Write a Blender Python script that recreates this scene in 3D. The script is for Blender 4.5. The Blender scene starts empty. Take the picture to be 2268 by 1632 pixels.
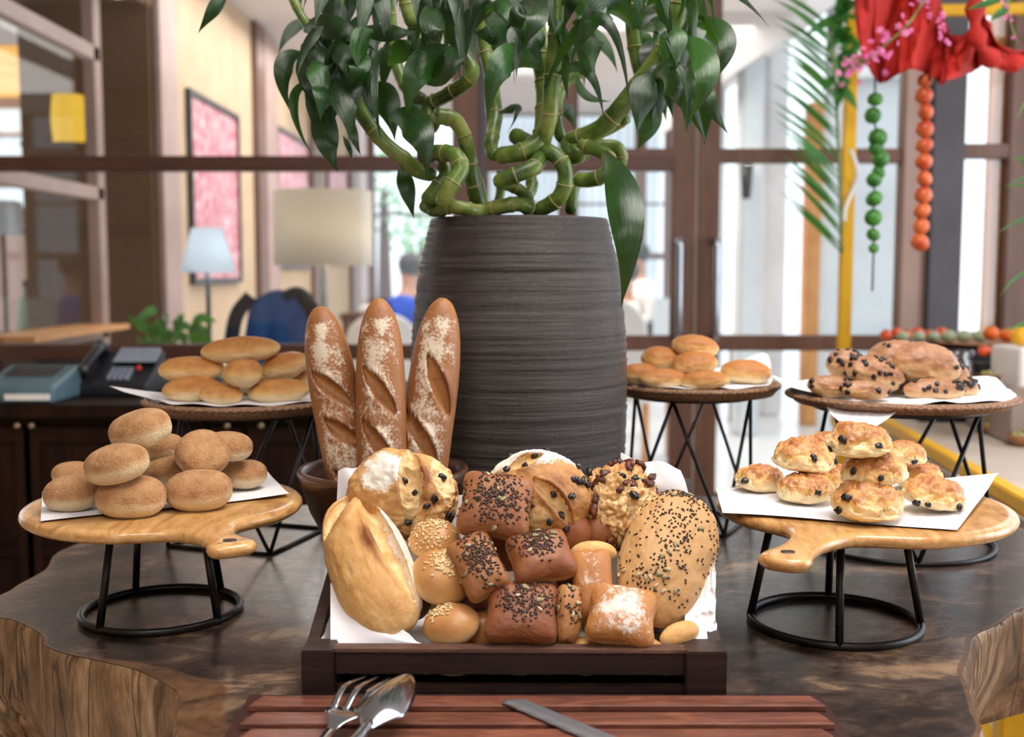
import bpy, bmesh, math, random
import numpy as np
from mathutils import Vector, Matrix

# ------------------------------------------------------------------ camera, world, light, exposure
SC = bpy.context.scene
COL = SC.collection
FPX, CX, CY = 2450.0, 1134.0, 816.0
ZC = 1.29
PITCH = math.atan(216.0 / FPX)
cam_d = bpy.data.cameras.new('camera'); cam = bpy.data.objects.new('camera', cam_d); COL.objects.link(cam)
cam.location = (0, 0, ZC); cam.rotation_euler = (math.pi / 2 - PITCH, 0, 0)
cam_d.sensor_width = 36.0; cam_d.lens = FPX / 2268.0 * 36.0
cam_d.dof.use_dof = True; cam_d.dof.focus_distance = 1.45; cam_d.dof.aperture_fstop = 3.5
cam_d.dof.aperture_blades = 9
cam_d.clip_end = 200
SC.camera = cam
SC.view_settings.view_transform = 'Standard'; SC.view_settings.look = 'None'
SC.view_settings.gamma = 1.0; SC.view_settings.use_curve_mapping = False
SC.view_settings.exposure = 0.0
SC.cycles.use_denoising = True
SC.cycles.max_bounces = 7; SC.cycles.diffuse_bounces = 3; SC.cycles.glossy_bounces = 3
SC.cycles.transmission_bounces = 4; SC.cycles.transparent_max_bounces = 10
SC.cycles.sample_clamp_indirect = 6.0; SC.cycles.caustics_reflective = False; SC.cycles.caustics_refractive = False
W = bpy.data.worlds.new('world'); SC.world = W; W.use_nodes = True
bg = W.node_tree.nodes['Background']; bg.inputs[0].default_value = (0.86, 0.93, 1.0, 1); bg.inputs[1].default_value = 1.9

def area(name, loc, size, power, col, rot=(0, 0, 0), sy=None):
    d = bpy.data.lights.new(name, 'AREA'); d.energy = power; d.color = col
    d.shape = 'RECTANGLE'; d.size = size; d.size_y = sy or size
    o = bpy.data.objects.new(name, d); COL.objects.link(o); o.location = loc; o.rotation_euler = rot
    return o
area('ceiling_panel_light', (0.7, 1.3, 3.1), 1.3, 64, (1.0, 0.95, 0.89))
area('ceiling_panel_light', (-0.3, -0.6, 3.1), 1.3, 40, (1.0, 0.96, 0.92))
area('window_daylight', (3.5, 1.8, 1.9), 3.2, 75, (0.88, 0.94, 1.0), (0, math.radians(90), 0), sy=1.7)
area('ceiling_panel_light', (-1.2, 8.0, 3.1), 1.2, 82, (1.0, 0.94, 0.86), sy=4.0)
area('ceiling_panel_light', (0.8, 9.5, 3.1), 2.0, 115, (1.0, 0.95, 0.88), sy=4.0)

R = random.Random(7)
F_ = Vector((0, math.cos(PITCH), -math.sin(PITCH))); U_ = Vector((0, math.sin(PITCH), math.cos(PITCH)))
def ray(px, py):
    return F_ + Vector((1, 0, 0)) * ((px - CX) / FPX) + U_ * (-(py - CY) / FPX)
def P(px, py, Y):
    d = ray(px, py); t = Y / d.y
    return Vector((d.x * t, Y, ZC + d.z * t))
def PZ(px, py, z):
    d = ray(px, py); t = (z - ZC) / d.z
    return Vector((d.x * t, d.y * t, z))
def mpp(Y): return Y / FPX          # metres per photo pixel at distance Y

# ------------------------------------------------------------------ numpy noise
def _h(i, j, k, s):
    n = (i * 374761393 + j * 668265263 + k * 2147483647 + s * 974634777) & 0xffffffff
    n = ((n ^ (n >> 13)) * 1274126177) & 0xffffffff
    n = (n ^ (n >> 16)) & 0xffff
    return n / 65535.0
def vn(Pt, s=0):
    Pt = np.asarray(Pt, float); f = np.floor(Pt).astype(np.int64); u = Pt - f; u = u * u * (3 - 2 * u)
    r = 0
    for a in (0, 1):
        for b in (0, 1):
            for c in (0, 1):
                w = (u[:, 0] if a else 1 - u[:, 0]) * (u[:, 1] if b else 1 - u[:, 1]) * (u[:, 2] if c else 1 - u[:, 2])
                r = r + w * _h(f[:, 0] + a, f[:, 1] + b, f[:, 2] + c, s)
    return r * 2 - 1
def fbm(Pt, o=3, s=0):
    r = 0; a = 1.0; t = 0
    Pt = np.asarray(Pt, float)
    for i in range(o):
        r = r + a * vn(Pt * 2 ** i + 17.3 * i, s + i); t += a; a *= .5
    return r / t
def sst(a, b, x): 
    t = np.clip((x - a) / (b - a), 0, 1); return t * t * (3 - 2 * t)

# ------------------------------------------------------------------ materials
def hx(s):
    v = [int(s[i:i + 2], 16) / 255 for i in (0, 2, 4)]
    return tuple([(c / 12.92 if c <= .04045 else ((c + .055) / 1.055) ** 2.4) for c in v] + [1.0])
class NT:
    def __init__(s, name):
        s.m = bpy.data.materials.new(name); s.m.use_nodes = True; s.t = s.m.node_tree
        s.b = s.t.nodes['Principled BSDF']; s.out = s.t.nodes['Material Output']
    def n(s, typ, **kw):
        x = s.t.nodes.new(typ)
        for k, v in kw.items():
            if k.startswith('_'): setattr(x, k[1:], v)
            else:
                key = k.replace('__', ' ')
                x.inputs[int(key[1:]) if key[0] == 'i' and key[1:].isdigit() else key].default_value = v
        return x
    def l(s, a, b): s.t.links.new(a, b)
    def co(s, kind='Object', sc=None):
        t = s.n('ShaderNodeTexCoord').outputs[kind]
        if sc is not None:
            mp = s.n('ShaderNodeMapping'); mp.inputs['Scale'].default_value = sc; s.l(t, mp.inputs[0]); t = mp.outputs[0]
        return t
    def noise(s, co, scale, detail=3, rough=.5, dist=0):
        x = s.n('ShaderNodeTexNoise'); x.inputs['Scale'].default_value = scale; x.inputs['Detail'].default_value = detail
        x.inputs['Roughness'].default_value = rough; x.inputs['Distortion'].default_value = dist; s.l(co, x.inputs['Vector']); return x.outputs['Fac']
    def math(s, op, a, b=None, c=None, clamp=False):
        x = s.n('ShaderNodeMath'); x.operation = op; x.use_clamp = clamp
        for i, v in enumerate((a, b, c)):
            if v is None: continue
            if isinstance(v, (int, float)): x.inputs[i].default_value = v
            else: s.l(v, x.inputs[i])
        return x.outputs[0]
    def ramp(s, f, stops):
        x = s.n('ShaderNodeValToRGB'); e = x.color_ramp.elements
        while len(e) < len(stops): e.new(.5)
        for i, (p, c) in enumerate(stops): e[i].position = p; e[i].color = c
        s.l(f, x.inputs[0]); return x.outputs[0]
    def mix(s, f, a, b):
        x = s.n('ShaderNodeMix'); x.data_type = 'RGBA'
        for i, v in ((0, f), (6, a), (7, b)):
            if isinstance(v, (int, float, tuple)): x.inputs[i].default_value = v
            else: s.l(v, x.inputs[i])
        return x.outputs[2]
    def bump(s, h, st, dist=.001):
        x = s.n('ShaderNodeBump'); x.inputs['Strength'].default_value = st; x.inputs['Distance'].default_value = dist
        s.l(h, x.inputs['Height']); s.l(x.outputs[0], s.b.inputs['Normal'])
def g(v): return (v, v, v, 1)
def simple(name, c1, c2=None, scale=8, rough=.6, metal=0, bs=None, stretch=None, coat=0, emit=None, lo=.35, hi=.65, det=4, spec=None, dist=0):
    m = NT(name); b = m.b
    b.inputs['Base Color'].default_value = hx(c1); b.inputs['Roughness'].default_value = rough; b.inputs['Metallic'].default_value = metal
    b.inputs['Coat Weight'].default_value = coat; b.inputs['Coat Roughness'].default_value = .12
    if spec is not None: b.inputs['Specular IOR Level'].default_value = spec
    c = m.co('Object', stretch)
    f = m.noise(c, scale, det, .55, dist)
    if c2:
        m.l(m.ramp(f, [(lo, hx(c1)), (hi, hx(c2))]), b.inputs['Base Color'])
    if bs: m.bump(m.noise(c, bs[0], 3), bs[1], bs[2] if len(bs) > 2 else .001)
    if emit: b.inputs['Emission Color'].default_value = hx(emit[0]); b.inputs['Emission Strength'].default_value = emit[1]
    return m.m
def woodmat(name, c1, c2, c3, scale, stretch, rough=.4, coat=.2, dist=1.5, bumpd=.0003, rings=True):
    m = NT(name); b = m.b; c = m.co('Object', stretch)
    f = m.noise(c, scale, 5, .6, dist); f2 = m.noise(c, scale * 7, 3, .6)
    f3 = m.math('ADD', m.math('MULTIPLY', f, .75), m.math('MULTIPLY', f2, .25))
    m.l(m.ramp(f3, [(.33, hx(c1)), (.5, hx(c2)), (.66, hx(c3))]), b.inputs['Base Color'])
    b.inputs['Roughness'].default_value = rough; b.inputs['Coat Weight'].default_value = coat; b.inputs['Coat Roughness'].default_value = .15
    m.bump(f2, .5, bumpd)
    return m.m
def breadmat(name, pale, mid, dark, crumb='e8cf9a', flour='f3ece2', rough=.6, grain=260, gs=.5, coat=0.0, spot=.3, bd=.0016):
    m = NT(name); b = m.b; c = m.co('Object')
    at = m.n('ShaderNodeAttribute'); at.attribute_name = 'mask'
    sp = m.n('ShaderNodeSeparateColor'); m.l(at.outputs['Color'], sp.inputs[0])
    n1 = m.noise(c, 45, 4, .6); n2 = m.noise(c, 240, 4, .65); n3 = m.noise(c, grain, 3, .6)
    fb = m.math('ADD', sp.outputs[2], m.math('MULTIPLY', m.math('SUBTRACT', n1, .5), spot * 1.6))
    fb = m.math('ADD', fb, m.math('MULTIPLY', m.math('SUBTRACT', n2, .5), spot * .7))
    col = m.ramp(fb, [(.08, hx(pale)), (.5, hx(mid)), (.92, hx(dark))])
    cr = m.math('ADD', sp.outputs[0], m.math('MULTIPLY', m.math('SUBTRACT', n1, .5), .9))
    crc = m.ramp(cr, [(.45, g(0)), (.6, g(1))])
    cc = m.ramp(n1, [(.35, hx(crumb)), (.62, hx(mid))])
    col = m.mix(crc, col, cc)
    fl = m.math('ADD', sp.outputs[1], m.math('MULTIPLY', m.math('SUBTRACT', n2, .5), 1.3))
    fl = m.math('ADD', fl, m.math('MULTIPLY', m.math('SUBTRACT', n1, .5), 1.3))
    flc = m.ramp(fl, [(.42, g(0)), (.75, g(.92))])
    col = m.mix(flc, col, hx(flour))
    m.l(col, b.inputs['Base Color'])
    b.inputs['Roughness'].default_value = rough; b.inputs['Coat Weight'].default_value = coat; b.inputs['Coat Roughness'].default_value = .3
    n4 = m.noise(c, 110, 8, .7, 1.0)
    m.bump(m.math('ADD', m.math('ADD', n3, n4), m.math('MULTIPLY', n1, .7)), gs, bd)
    return m.m
M = {}
M['bun'] = breadmat('golden_bun_crust', 'f2d7a4', 'd9a566', 'a96a36', gs=.12, rough=.42, coat=.12, spot=.12)
M['seedbread'] = breadmat('seeded_brown_crust', 'cf9c66', 'b07a4a', '84492a', crumb='cfa060', gs=.3, rough=.5, spot=.2)
M['seedoval'] = breadmat('wholemeal_crust', 'e2c394', 'c99c68', '9a6c40', crumb='dfc394', gs=.4, spot=.2)
M['ciabatta'] = breadmat('rustic_pale_crust', 'eecf9a', 'd29e5e', '8a5228', crumb='f0d8a4', gs=.35, spot=.25)
M['floured'] = breadmat('floured_roll_crust', 'e6b87c', 'c4884e', 'a0622e', gs=.25, rough=.55, spot=.15, flour='e2dad2')
M['cheese'] = breadmat('cheese_loaf_crust', 'eed6a6', 'd2a064', '94582c', crumb='efd9a8', gs=.5, spot=.5)
M['baguette'] = breadmat('baguette_crust', 'cf9c62', 'a8703f', '7e4a26', crumb='c48c4c', gs=.25, rough=.5, flour='dccdb8', spot=.15)
M['rusk'] = breadmat('crumb_coated_roll_crust', 'e6cfa8', 'cfa476', 'b07c50', gs=1.0, grain=330, rough=.9, spot=.55, bd=.003)
M['pastry'] = breadmat('glazed_pastry_crust', 'f6dfac', 'e3ac62', 'a4602c', crumb='f8e9c0', gs=.4, rough=.42, coat=.2, spot=.6)
M['plain'] = breadmat('plain_roll_crust', 'f6dfb0', 'e2b06c', 'b67438', gs=.3, rough=.55, spot=.3)
M['choc'] = breadmat('chocolate_bun_crust', 'e2c090', 'c8966a', '9a6a4c', gs=.5, rough=.45, coat=.15, spot=.5)
M['sesame'] = simple('sesame_seed', 'f0dcb0', 'd8b87c', 200, .5)
M['blackseed'] = simple('black_seed', '1d1614', '3a261c', 150, .45)
M['flax'] = simple('brown_linseed', '4a2c1c', '6b4028', 150, .35)
M['pumpkin'] = simple('pumpkin_seed', '857a56', '9c9270', 90, .5)
M['sunflower'] = simple('sunflower_seed', 'b09a7c', 'd0bd9c', 90, .6)
M['olive'] = simple('olive_piece', '17131a', '2c2428', 60, .25)
M['nut'] = simple('toasted_onion', '6b3018', '3a1a10', 60, .45)
M['chip'] = simple('dark_chocolate_chip', '2a1715', '120b0e', 60, .3)
M['paper'] = simple('parchment_paper', 'f1eef1', 'e6e3ea', 3, .75, bs=(25, .15, .004))
M['crate'] = woodmat('dark_stained_pine', '1a0c0a', '28140f', '3c231c', 6, (1, 8, 8), .5, .05)
M['crate_top'] = woodmat('worn_stained_pine', '3a241d', '55382f', '7a5a4a', 9, (1, 5, 5), .55, .05)
M['mahog'] = woodmat('red_mahogany', '4a2820', '6b3c2e', '8c5540', 9, (1, 7, 7), .42, .12)
M['mahogdark'] = simple('dark_groove_wood', '2a100b', '3a1811', 12, .5)
M['board'] = woodmat('polished_teak', 'd9ae74', 'c8955a', '9c6a38', 7, (3.2, .6, 4), .3, .5, 2.6)
M['iron'] = simple('black_painted_iron', '131214', '1c1a1c', 60, .38, 0.3, bs=(120, .25, .0004))
M['wicker'] = simple('woven_wicker', '6d4a36', 'a07a5c', 220, .5, bs=(240, 1.0, .002))
M['bowl'] = woodmat('dark_carved_wood', '2c1a12', '442a1e', '62412f', 7, (1, 1, 3), .35, .3)
M['chrome'] = simple('polished_steel', 'b5bac4', 'a4a8b2', 5, .16, 1.0)
M['blade'] = simple('brushed_steel', '989ba4', 'a8abb4', 20, .45, .9, stretch=(1, 30, 1))
M['soil'] = simple('dark_soil', '1c130d', '33241a', 60, .9, bs=(90, 1, .004))
M['node'] = simple('pale_stalk_node', '9a8a5a', 'b8a877', 60, .6)
M['yellow'] = simple('yellow_painted_wood', 'e0a80c', 'f0bb18', 6, .45)
M['counter'] = simple('beige_counter', 'c4b5a6', 'd2c6b9', 4, .35)
M['apron'] = simple('grey_apron', '8a7a70', '9c8d84', 4, .6)
M['redcloth'] = simple('red_gauze', 'a01610', 'c2261a', 9, .8, bs=(60, .6, .01))
M['pink'] = simple('pink_blossom', 'e060a8', 'f090c4', 30, .6)
M['lime'] = simple('green_lime', '1f5f1c', '46882c', 20, .4)
M['orange'] = simple('orange_tomato', 'b8401c', 'd8703c', 20, .35)
M['twine'] = simple('dark_twine', '3a4a40', '5a5a50', 20, .8)
M['brownframe'] = woodmat('brown_door_frame', '5e4034', '6c4a3d', '785648', 3, (6, 6, 1), .5, .1, .5)
M['railwood'] = woodmat('dark_rail_wood', '4a2c22', '57352a', '633f33', 3, (1, 6, 6), .45, .15, .5)
M['greypost'] = simple('dark_grey_post', '4c4a52', '5a5760', 3, .6)
M['orangewood'] = simple('orange_varnished_wood', 'd08a50', 'dea066', 5, .5)
M['tanpanel'] = None
M['white'] = simple('white_plaster', 'e9e9ea', 'dededf', 2, .8)
M['offwhite'] = simple('grey_white_panel', 'c9d0d4', 'd6dcdf', 2, .8)
M['pinkcol'] = simple('pale_rose_wood', 'a88c84', 'b89c94', 3, .55)
M['darkwall'] = simple('dark_brown_weave', '5c4026', '70502f', 30, .7, stretch=(1, 1, 8), bs=(60, .5, .003))
M['cabinet'] = woodmat('dark_cabinet_wood', '180c07', '24130b', '311b10', 3, (6, 6, 1), .6, .0, .6)
M['ceil'] = simple('ceiling_paint', 'd4ccc8', 'ddd6d2', 1, .9)
M['floor'] = simple('beige_floor_tile', 'cfc0ae', 'dccfbe', 2, .35)
M['floorout'] = simple('white_marble_floor', 'ececec', 'dedede', 2, .2)
M['shade'] = simple('linen_lamp_shade', 'e4ddcf', 'ece6da', 40, .8)
M['shadew'] = simple('white_lamp_shade', 'e6edf0', 'f0f4f6', 40, .8)
M['lampdark'] = simple('dark_lamp_post', '22262c', '30343a', 10, .4)
M['lampstem'] = simple('silver_lamp_stem', 'b8b4ae', 'c8c4be', 10, .4)
M['navy'] = simple('navy_cloth', '243350', '2f4468', 12, .8)
M['navyd'] = simple('dark_navy_cloth', '141c2a', '1c2636', 12, .8)
M['denim'] = simple('blue_cloth', '2c5a9c', '356ab0', 12, .8)
M['bluecloth'] = simple('bright_blue_cloth', '1440a8', '1c54c4', 12, .8)
M['whitecloth'] = simple('white_cloth', 'e8e4e2', 'f2f0ee', 8, .8)
M['skin'] = simple('skin', 'c08a6c', 'b37c60', 8, .55)
M['hair'] = simple('black_hair', '15100e', '221a16', 30, .5)
M['phone'] = simple('black_plastic', '16181f', '20222a', 10, .35)
M['phonegrey'] = simple('grey_plastic', '8a93a4', '9aa2b2', 10, .4)
M['terminal'] = simple('blue_grey_plastic', '4c6570', '5c7884', 10, .45)
M['redbtn'] = simple('red_button', 'd0301c', 'd0301c', 10, .4)
M['knob'] = simple('brass_knob', 'a08c70', 'b09c80', 10, .3, .8)
M['green'] = simple('green_foliage', '2f6a24', '5a9440', 20, .5)
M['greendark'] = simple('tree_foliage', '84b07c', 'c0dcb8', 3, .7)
M['egg'] = simple('pale_green_macaroon', 'b4bda0', '98a284', 15, .6)
M['redfruit'] = simple('red_tomato', 'd8401c', 'e86434', 15, .3)
M['orangefruit'] = simple('orange_fruit', 'e0741c', 'd85c14', 15, .45)
M['pumpkinyellow'] = simple('yellow_fruit', 'eaa61c', 'f0b62c', 15, .5)
M['salad'] = simple('mixed_salad', '7a8a34', 'd0c090', 60, .6, lo=.45, hi=.55)
M['clay'] = simple('brown_leaf_bowl', '8a5c3c', '9c6c48', 15, .6)
M['jam'] = simple('red_preserve', '7c1c14', '9c2c1c', 15, .2)
M['sconce'] = simple('glowing_sconce', 'f0c040', 'd09820', 60, .6, emit=('f2c02c', .75))
M['glow'] = simple('warm_downlight', 'fff4dc', None, emit=('fff0d0', 6))
M['warmceil'] = simple('painted_glow_ceiling', 'f0a840', 'f8d080', 2, .8, emit=('f5a838', .75))  # emission paints the warm light onto the ceiling surface
M['iceblue'] = simple('backlit_window', 'dff0fa', None, emit=('d4e6f2', .8))
def glassmat(name, tint=(1, 1, 1, 1), gl=.05):
    m = NT(name); t = m.n('ShaderNodeBsdfTransparent'); t.inputs[0].default_value = tint
    gq = m.n('ShaderNodeBsdfGlossy'); gq.inputs['Roughness'].default_value = .02
    mx = m.n('ShaderNodeMixShader'); mx.inputs[0].default_value = gl
    m.l(t.outputs[0], mx.inputs[1]); m.l(gq.outputs[0], mx.inputs[2]); m.l(mx.outputs[0], m.out.inputs[0]); return m.m
M['glass'] = glassmat('clear_glass', (.97, .985, .99, 1), .045)
M['jarglass'] = glassmat('jar_glass', (.9, .95, .95, 1), .14)
def m_tan():
    m = NT('tan_woven_wall'); c = m.co('Object', (1, 1, 1))
    f = m.noise(c, 3, 3); w = m.n('ShaderNodeTexWave'); w.wave_type = 'BANDS'; w.bands_direction = 'Z'; w.inputs['Scale'].default_value = 12; w.inputs['Distortion'].default_value = 1.5
    m.l(c, w.inputs[0]); h = m.math('ADD', m.math('MULTIPLY', w.outputs[1], .35), m.math('MULTIPLY', f, .6))
    m.l(m.ramp(h, [(.2, hx('b89a7c')), (.75, hx('d6bea2'))]), m.b.inputs['Base Color']); m.b.inputs['Roughness'].default_value = .8
    m.bump(w.outputs[1], .4, .004); return m.m
M['tanpanel'] = m_tan()
def m_pot():
    m = NT('ribbed_dark_ceramic'); c = m.co('Object', (1, 1, 30))
    f = m.noise(c, 7, 6, .7); f2 = m.noise(m.co('Object'), 30, 4, .6); f3 = m.noise(m.co('Object', (1, 1, 3)), 4, 3)
    col = m.ramp(m.math('ADD', m.math('MULTIPLY', f, .6), m.math('MULTIPLY', f3, .4)), [(.3, hx('241f1f')), (.52, hx('3a3433')), (.72, hx('5a5352'))])
    m.l(col, m.b.inputs['Base Color']); m.b.inputs['Roughness'].default_value = .36
    m.l(m.ramp(f2, [(.3, g(.22)), (.7, g(.4))]), m.b.inputs['Roughness'])
    m.bump(m.math('ADD', f, m.math('MULTIPLY', f2, .3)), .9, .0035); return m.m
M['pot'] = m_pot()
def m_art():
    m = NT('red_white_print'); v = m.n('ShaderNodeTexVoronoi'); v.inputs['Scale'].default_value = 14; c = m.co('Object', (1, 3, 1)); m.l(c, v.inputs['Vector'])
    f = m.noise(c, 9, 5, .7)
    m.l(m.ramp(m.math('ADD', m.math('MULTIPLY', v.outputs[0], .5), m.math('MULTIPLY', f, .7)), [(.42, hx('b02a40')), (.62, hx('d88894')), (.85, hx('f0e8ea'))]), m.b.inputs['Base Color'])
    m.b.inputs['Roughness'].default_value = .35; return m.m
M['art'] = m_art()
def m_leaf(name, c1, c2, c3, rough=.32, tr=.3):
    m = NT(name); uv = m.co('UV'); mp = m.n('ShaderNodeMapping'); mp.inputs['Scale'].default_value = (2.5, 46, 1); m.l(uv, mp.inputs[0])
    f = m.noise(mp.outputs[0], 1, 2); f2 = m.noise(m.co('Object'), 14, 3)
    col = m.ramp(m.math('ADD', m.math('MULTIPLY', f, .5), m.math('MULTIPLY', f2, .5)), [(.35, hx(c1)), (.5, hx(c2)), (.68, hx(c3))])
    m.l(col, m.b.inputs['Base Color']); m.b.inputs['Roughness'].default_value = rough
    m.bump(f, .5, .0012)
    t = m.n('ShaderNodeBsdfTranslucent'); m.l(m.mix(.6, col, hx('6fae2a')), t.inputs[0])
    mx = m.n('ShaderNodeMixShader'); mx.inputs[0].default_value = tr
    m.l(m.b.outputs[0], mx.inputs[1]); m.l(t.outputs[0], mx.inputs[2]); m.l(mx.outputs[0], m.out.inputs[0]); return m.m
M['leaf'] = m_leaf('bamboo_leaf', '0c220d', '143113', '264c20', .27, .16)
M['leafb'] = m_leaf('fresh_bamboo_leaf', '163814', '214d1a', '3f7030', .28, .22)
M['palm'] = m_leaf('palm_leaflet', '225c3a', '3c8038', '62a048', .45, .35)
def m_stalk():
    m = NT('bamboo_stalk'); c = m.co('Object'); f = m.noise(c, 16, 4, .6)
    m.l(m.ramp(f, [(.34, hx('33491c')), (.5, hx('5e7832')), (.66, hx('929e54'))]), m.b.inputs['Base Color']); m.b.inputs['Roughness'].default_value = .3
    m.bump(m.noise(c, 120, 3), .2, .0006); return m.m
M['stalk'] = m_stalk()
def m_slab():
    m = NT('live_edge_walnut_top'); c = m.co('Object'); at = m.n('ShaderNodeAttribute'); at.attribute_name = 'mask'
    sp = m.n('ShaderNodeSeparateColor'); m.l(at.outputs['Color'], sp.inputs[0])
    f = m.noise(c, 2.6, 5, .6, 2.4); f2 = m.noise(m.co('Object', (1, 1.8, 1)), 9, 6, .7, 1.2); f3 = m.noise(c, 60, 4, .7)
    h = m.math('ADD', m.math('MULTIPLY', f, .6), m.math('MULTIPLY', f2, .4))
    dk = m.ramp(h, [(.39, hx('130f0e')), (.46, hx('291f1c')), (.53, hx('4c3c33')), (.62, hx('94795f'))])
    sap = m.ramp(m.math('ADD', m.math('MULTIPLY', f2, .6), m.math('MULTIPLY', f3, .4)), [(.35, hx('38271b')), (.6, hx('6e4e36'))])
    k = m.ramp(m.math('ADD', sp.outputs[0], m.math('MULTIPLY', m.math('SUBTRACT', f, .5), .5)), [(.48, g(0)), (.56, g(1))])
    m.l(m.mix(k, dk, sap), m.b.inputs['Base Color'])
    m.l(m.ramp(f3, [(.3, g(.26)), (.7, g(.4))]), m.b.inputs['Roughness']); m.b.inputs['Coat Weight'].default_value = .35; m.b.inputs['Coat Roughness'].default_value = .2
    m.bump(m.math('ADD', f3, f2), .25, .0008); return m.m
M['slab'] = m_slab()
def m_bark(name, a, b_, c_):
    m = NT(name); c = m.co('Object', (1, 1, .3)); f = m.noise(c, 9, 6, .65, 1.4); f2 = m.noise(c, 70, 4, .7)
    m.l(m.ramp(m.math('ADD', m.math('MULTIPLY', f, .7), m.math('MULTIPLY', f2, .3)), [(.36, hx(a)), (.5, hx(b_)), (.66, hx(c_))]), m.b.inputs['Base Color'])
    cf = m.noise(m.co('Object', (1, 1, .12)), 11, 3, .5, 1.0); ck = m.ramp(m.math('ABSOLUTE', m.math('SUBTRACT', cf, .5)), [(.0, g(.22)), (.018, g(1))])
    cq = m.n('ShaderNodeMix'); cq.data_type = 'RGBA'; cq.blend_type = 'MULTIPLY'; cq.inputs[0].default_value = .8
    m.l(m.b.inputs['Base Color'].links[0].from_socket, cq.inputs[6]); m.l(ck, cq.inputs[7]); m.l(cq.outputs[2], m.b.inputs['Base Color'])
    m.b.inputs['Roughness'].default_value = .5; m.bump(m.math('ADD', m.math('ADD', f, ck), m.math('MULTIPLY', f2, .5)), .7, .006); return m.m
M['edge'] = m_bark('debarked_slab_edge', '453020', '86674a', 'c6a684')

def m_trans(name, c1, tr, c2=None):
    m = NT(name); m.b.inputs['Base Color'].default_value = hx(c1); m.b.inputs['Roughness'].default_value = .85
    f = m.noise(m.co('Object', (40, 40, 40)), 4, 2); m.bump(f, .2, .001)
    t = m.n('ShaderNodeBsdfTranslucent'); t.inputs[0].default_value = hx(c2 or c1); mx = m.n('ShaderNodeMixShader'); mx.inputs[0].default_value = tr
    m.l(m.b.outputs[0], mx.inputs[1]); m.l(t.outputs[0], mx.inputs[2]); m.l(mx.outputs[0], m.out.inputs[0]); return m.m
M['curtain'] = m_trans('sheer_curtain', 'eef4f8', .6)
M['shade'] = m_trans('linen_lamp_shade', 'ece4d6', .45); M['shadew'] = m_trans('white_lamp_shade', 'eaf0f4', .45)
M['cabinet'].node_tree.nodes['Principled BSDF'].inputs['Specular IOR Level'].default_value = .12
# ------------------------------------------------------------------ objects
ORG = {}
def mk(name, V, F, mat, parent=None, smooth=True, mask=None, loc=None, uv=None, world=True):
    """V in world space; the object's origin is its parent's origin (or loc)."""
    V = np.asarray(V, float).reshape(-1, 3)
    me = bpy.data.meshes.new(name)
    org = ORG.get(parent.name, Vector()) if parent is not None else Vector(loc if loc is not None else (0, 0, 0))
    if world: V = V - np.array(org)
    if isinstance(F, np.ndarray) and F.ndim == 2:
        n, k = F.shape; me.vertices.add(len(V)); me.vertices.foreach_set('co', V.ravel())
        me.loops.add(n * k); me.loops.foreach_set('vertex_index', F.ravel().astype(np.int32))
        me.polygons.add(n); me.polygons.foreach_set('loop_start', np.arange(0, n * k, k, dtype=np.int32))
        me.update(calc_edges=True)
    else:
        me.from_pydata([tuple(v) for v in V], [], F); me.update()
    if smooth: me.polygons.foreach_set('use_smooth', [True] * len(me.polygons))
    for mm in (mat if isinstance(mat, (list, tuple)) else [mat]): me.materials.append(mm)
    if mask is not None:
        a = me.color_attributes.new('mask', 'FLOAT_COLOR', 'POINT')
        c = np.ones((len(V), 4)); c[:, :mask.shape[1]] = mask; a.data.foreach_set('color', c.ravel())
    if uv is not None:
        ul = me.uv_layers.new(name='UVMap'); vi = np.zeros(len(me.loops), np.int32); me.loops.foreach_get('vertex_index', vi)
        ul.data.foreach_set('uv', np.asarray(uv)[vi].ravel())
    o = bpy.data.objects.new(name, me); COL.objects.link(o)
    if parent is not None: o.parent = parent
    else: o.location = org
    ORG[o.name] = org
    return o
def tag(o, label=None, cat=None, group=None, kind=None):
    if label: o['label'] = label
    if cat: o['category'] = cat
    if group: o['group'] = group
    if kind: o['kind'] = kind
    return o
def thing(name, label, cat, loc, group=None):
    o = bpy.data.objects.new(name, None); COL.objects.link(o); o.location = loc; o.empty_display_size = .05
    ORG[o.name] = Vector(loc); return tag(o, label, cat, group)
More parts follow.
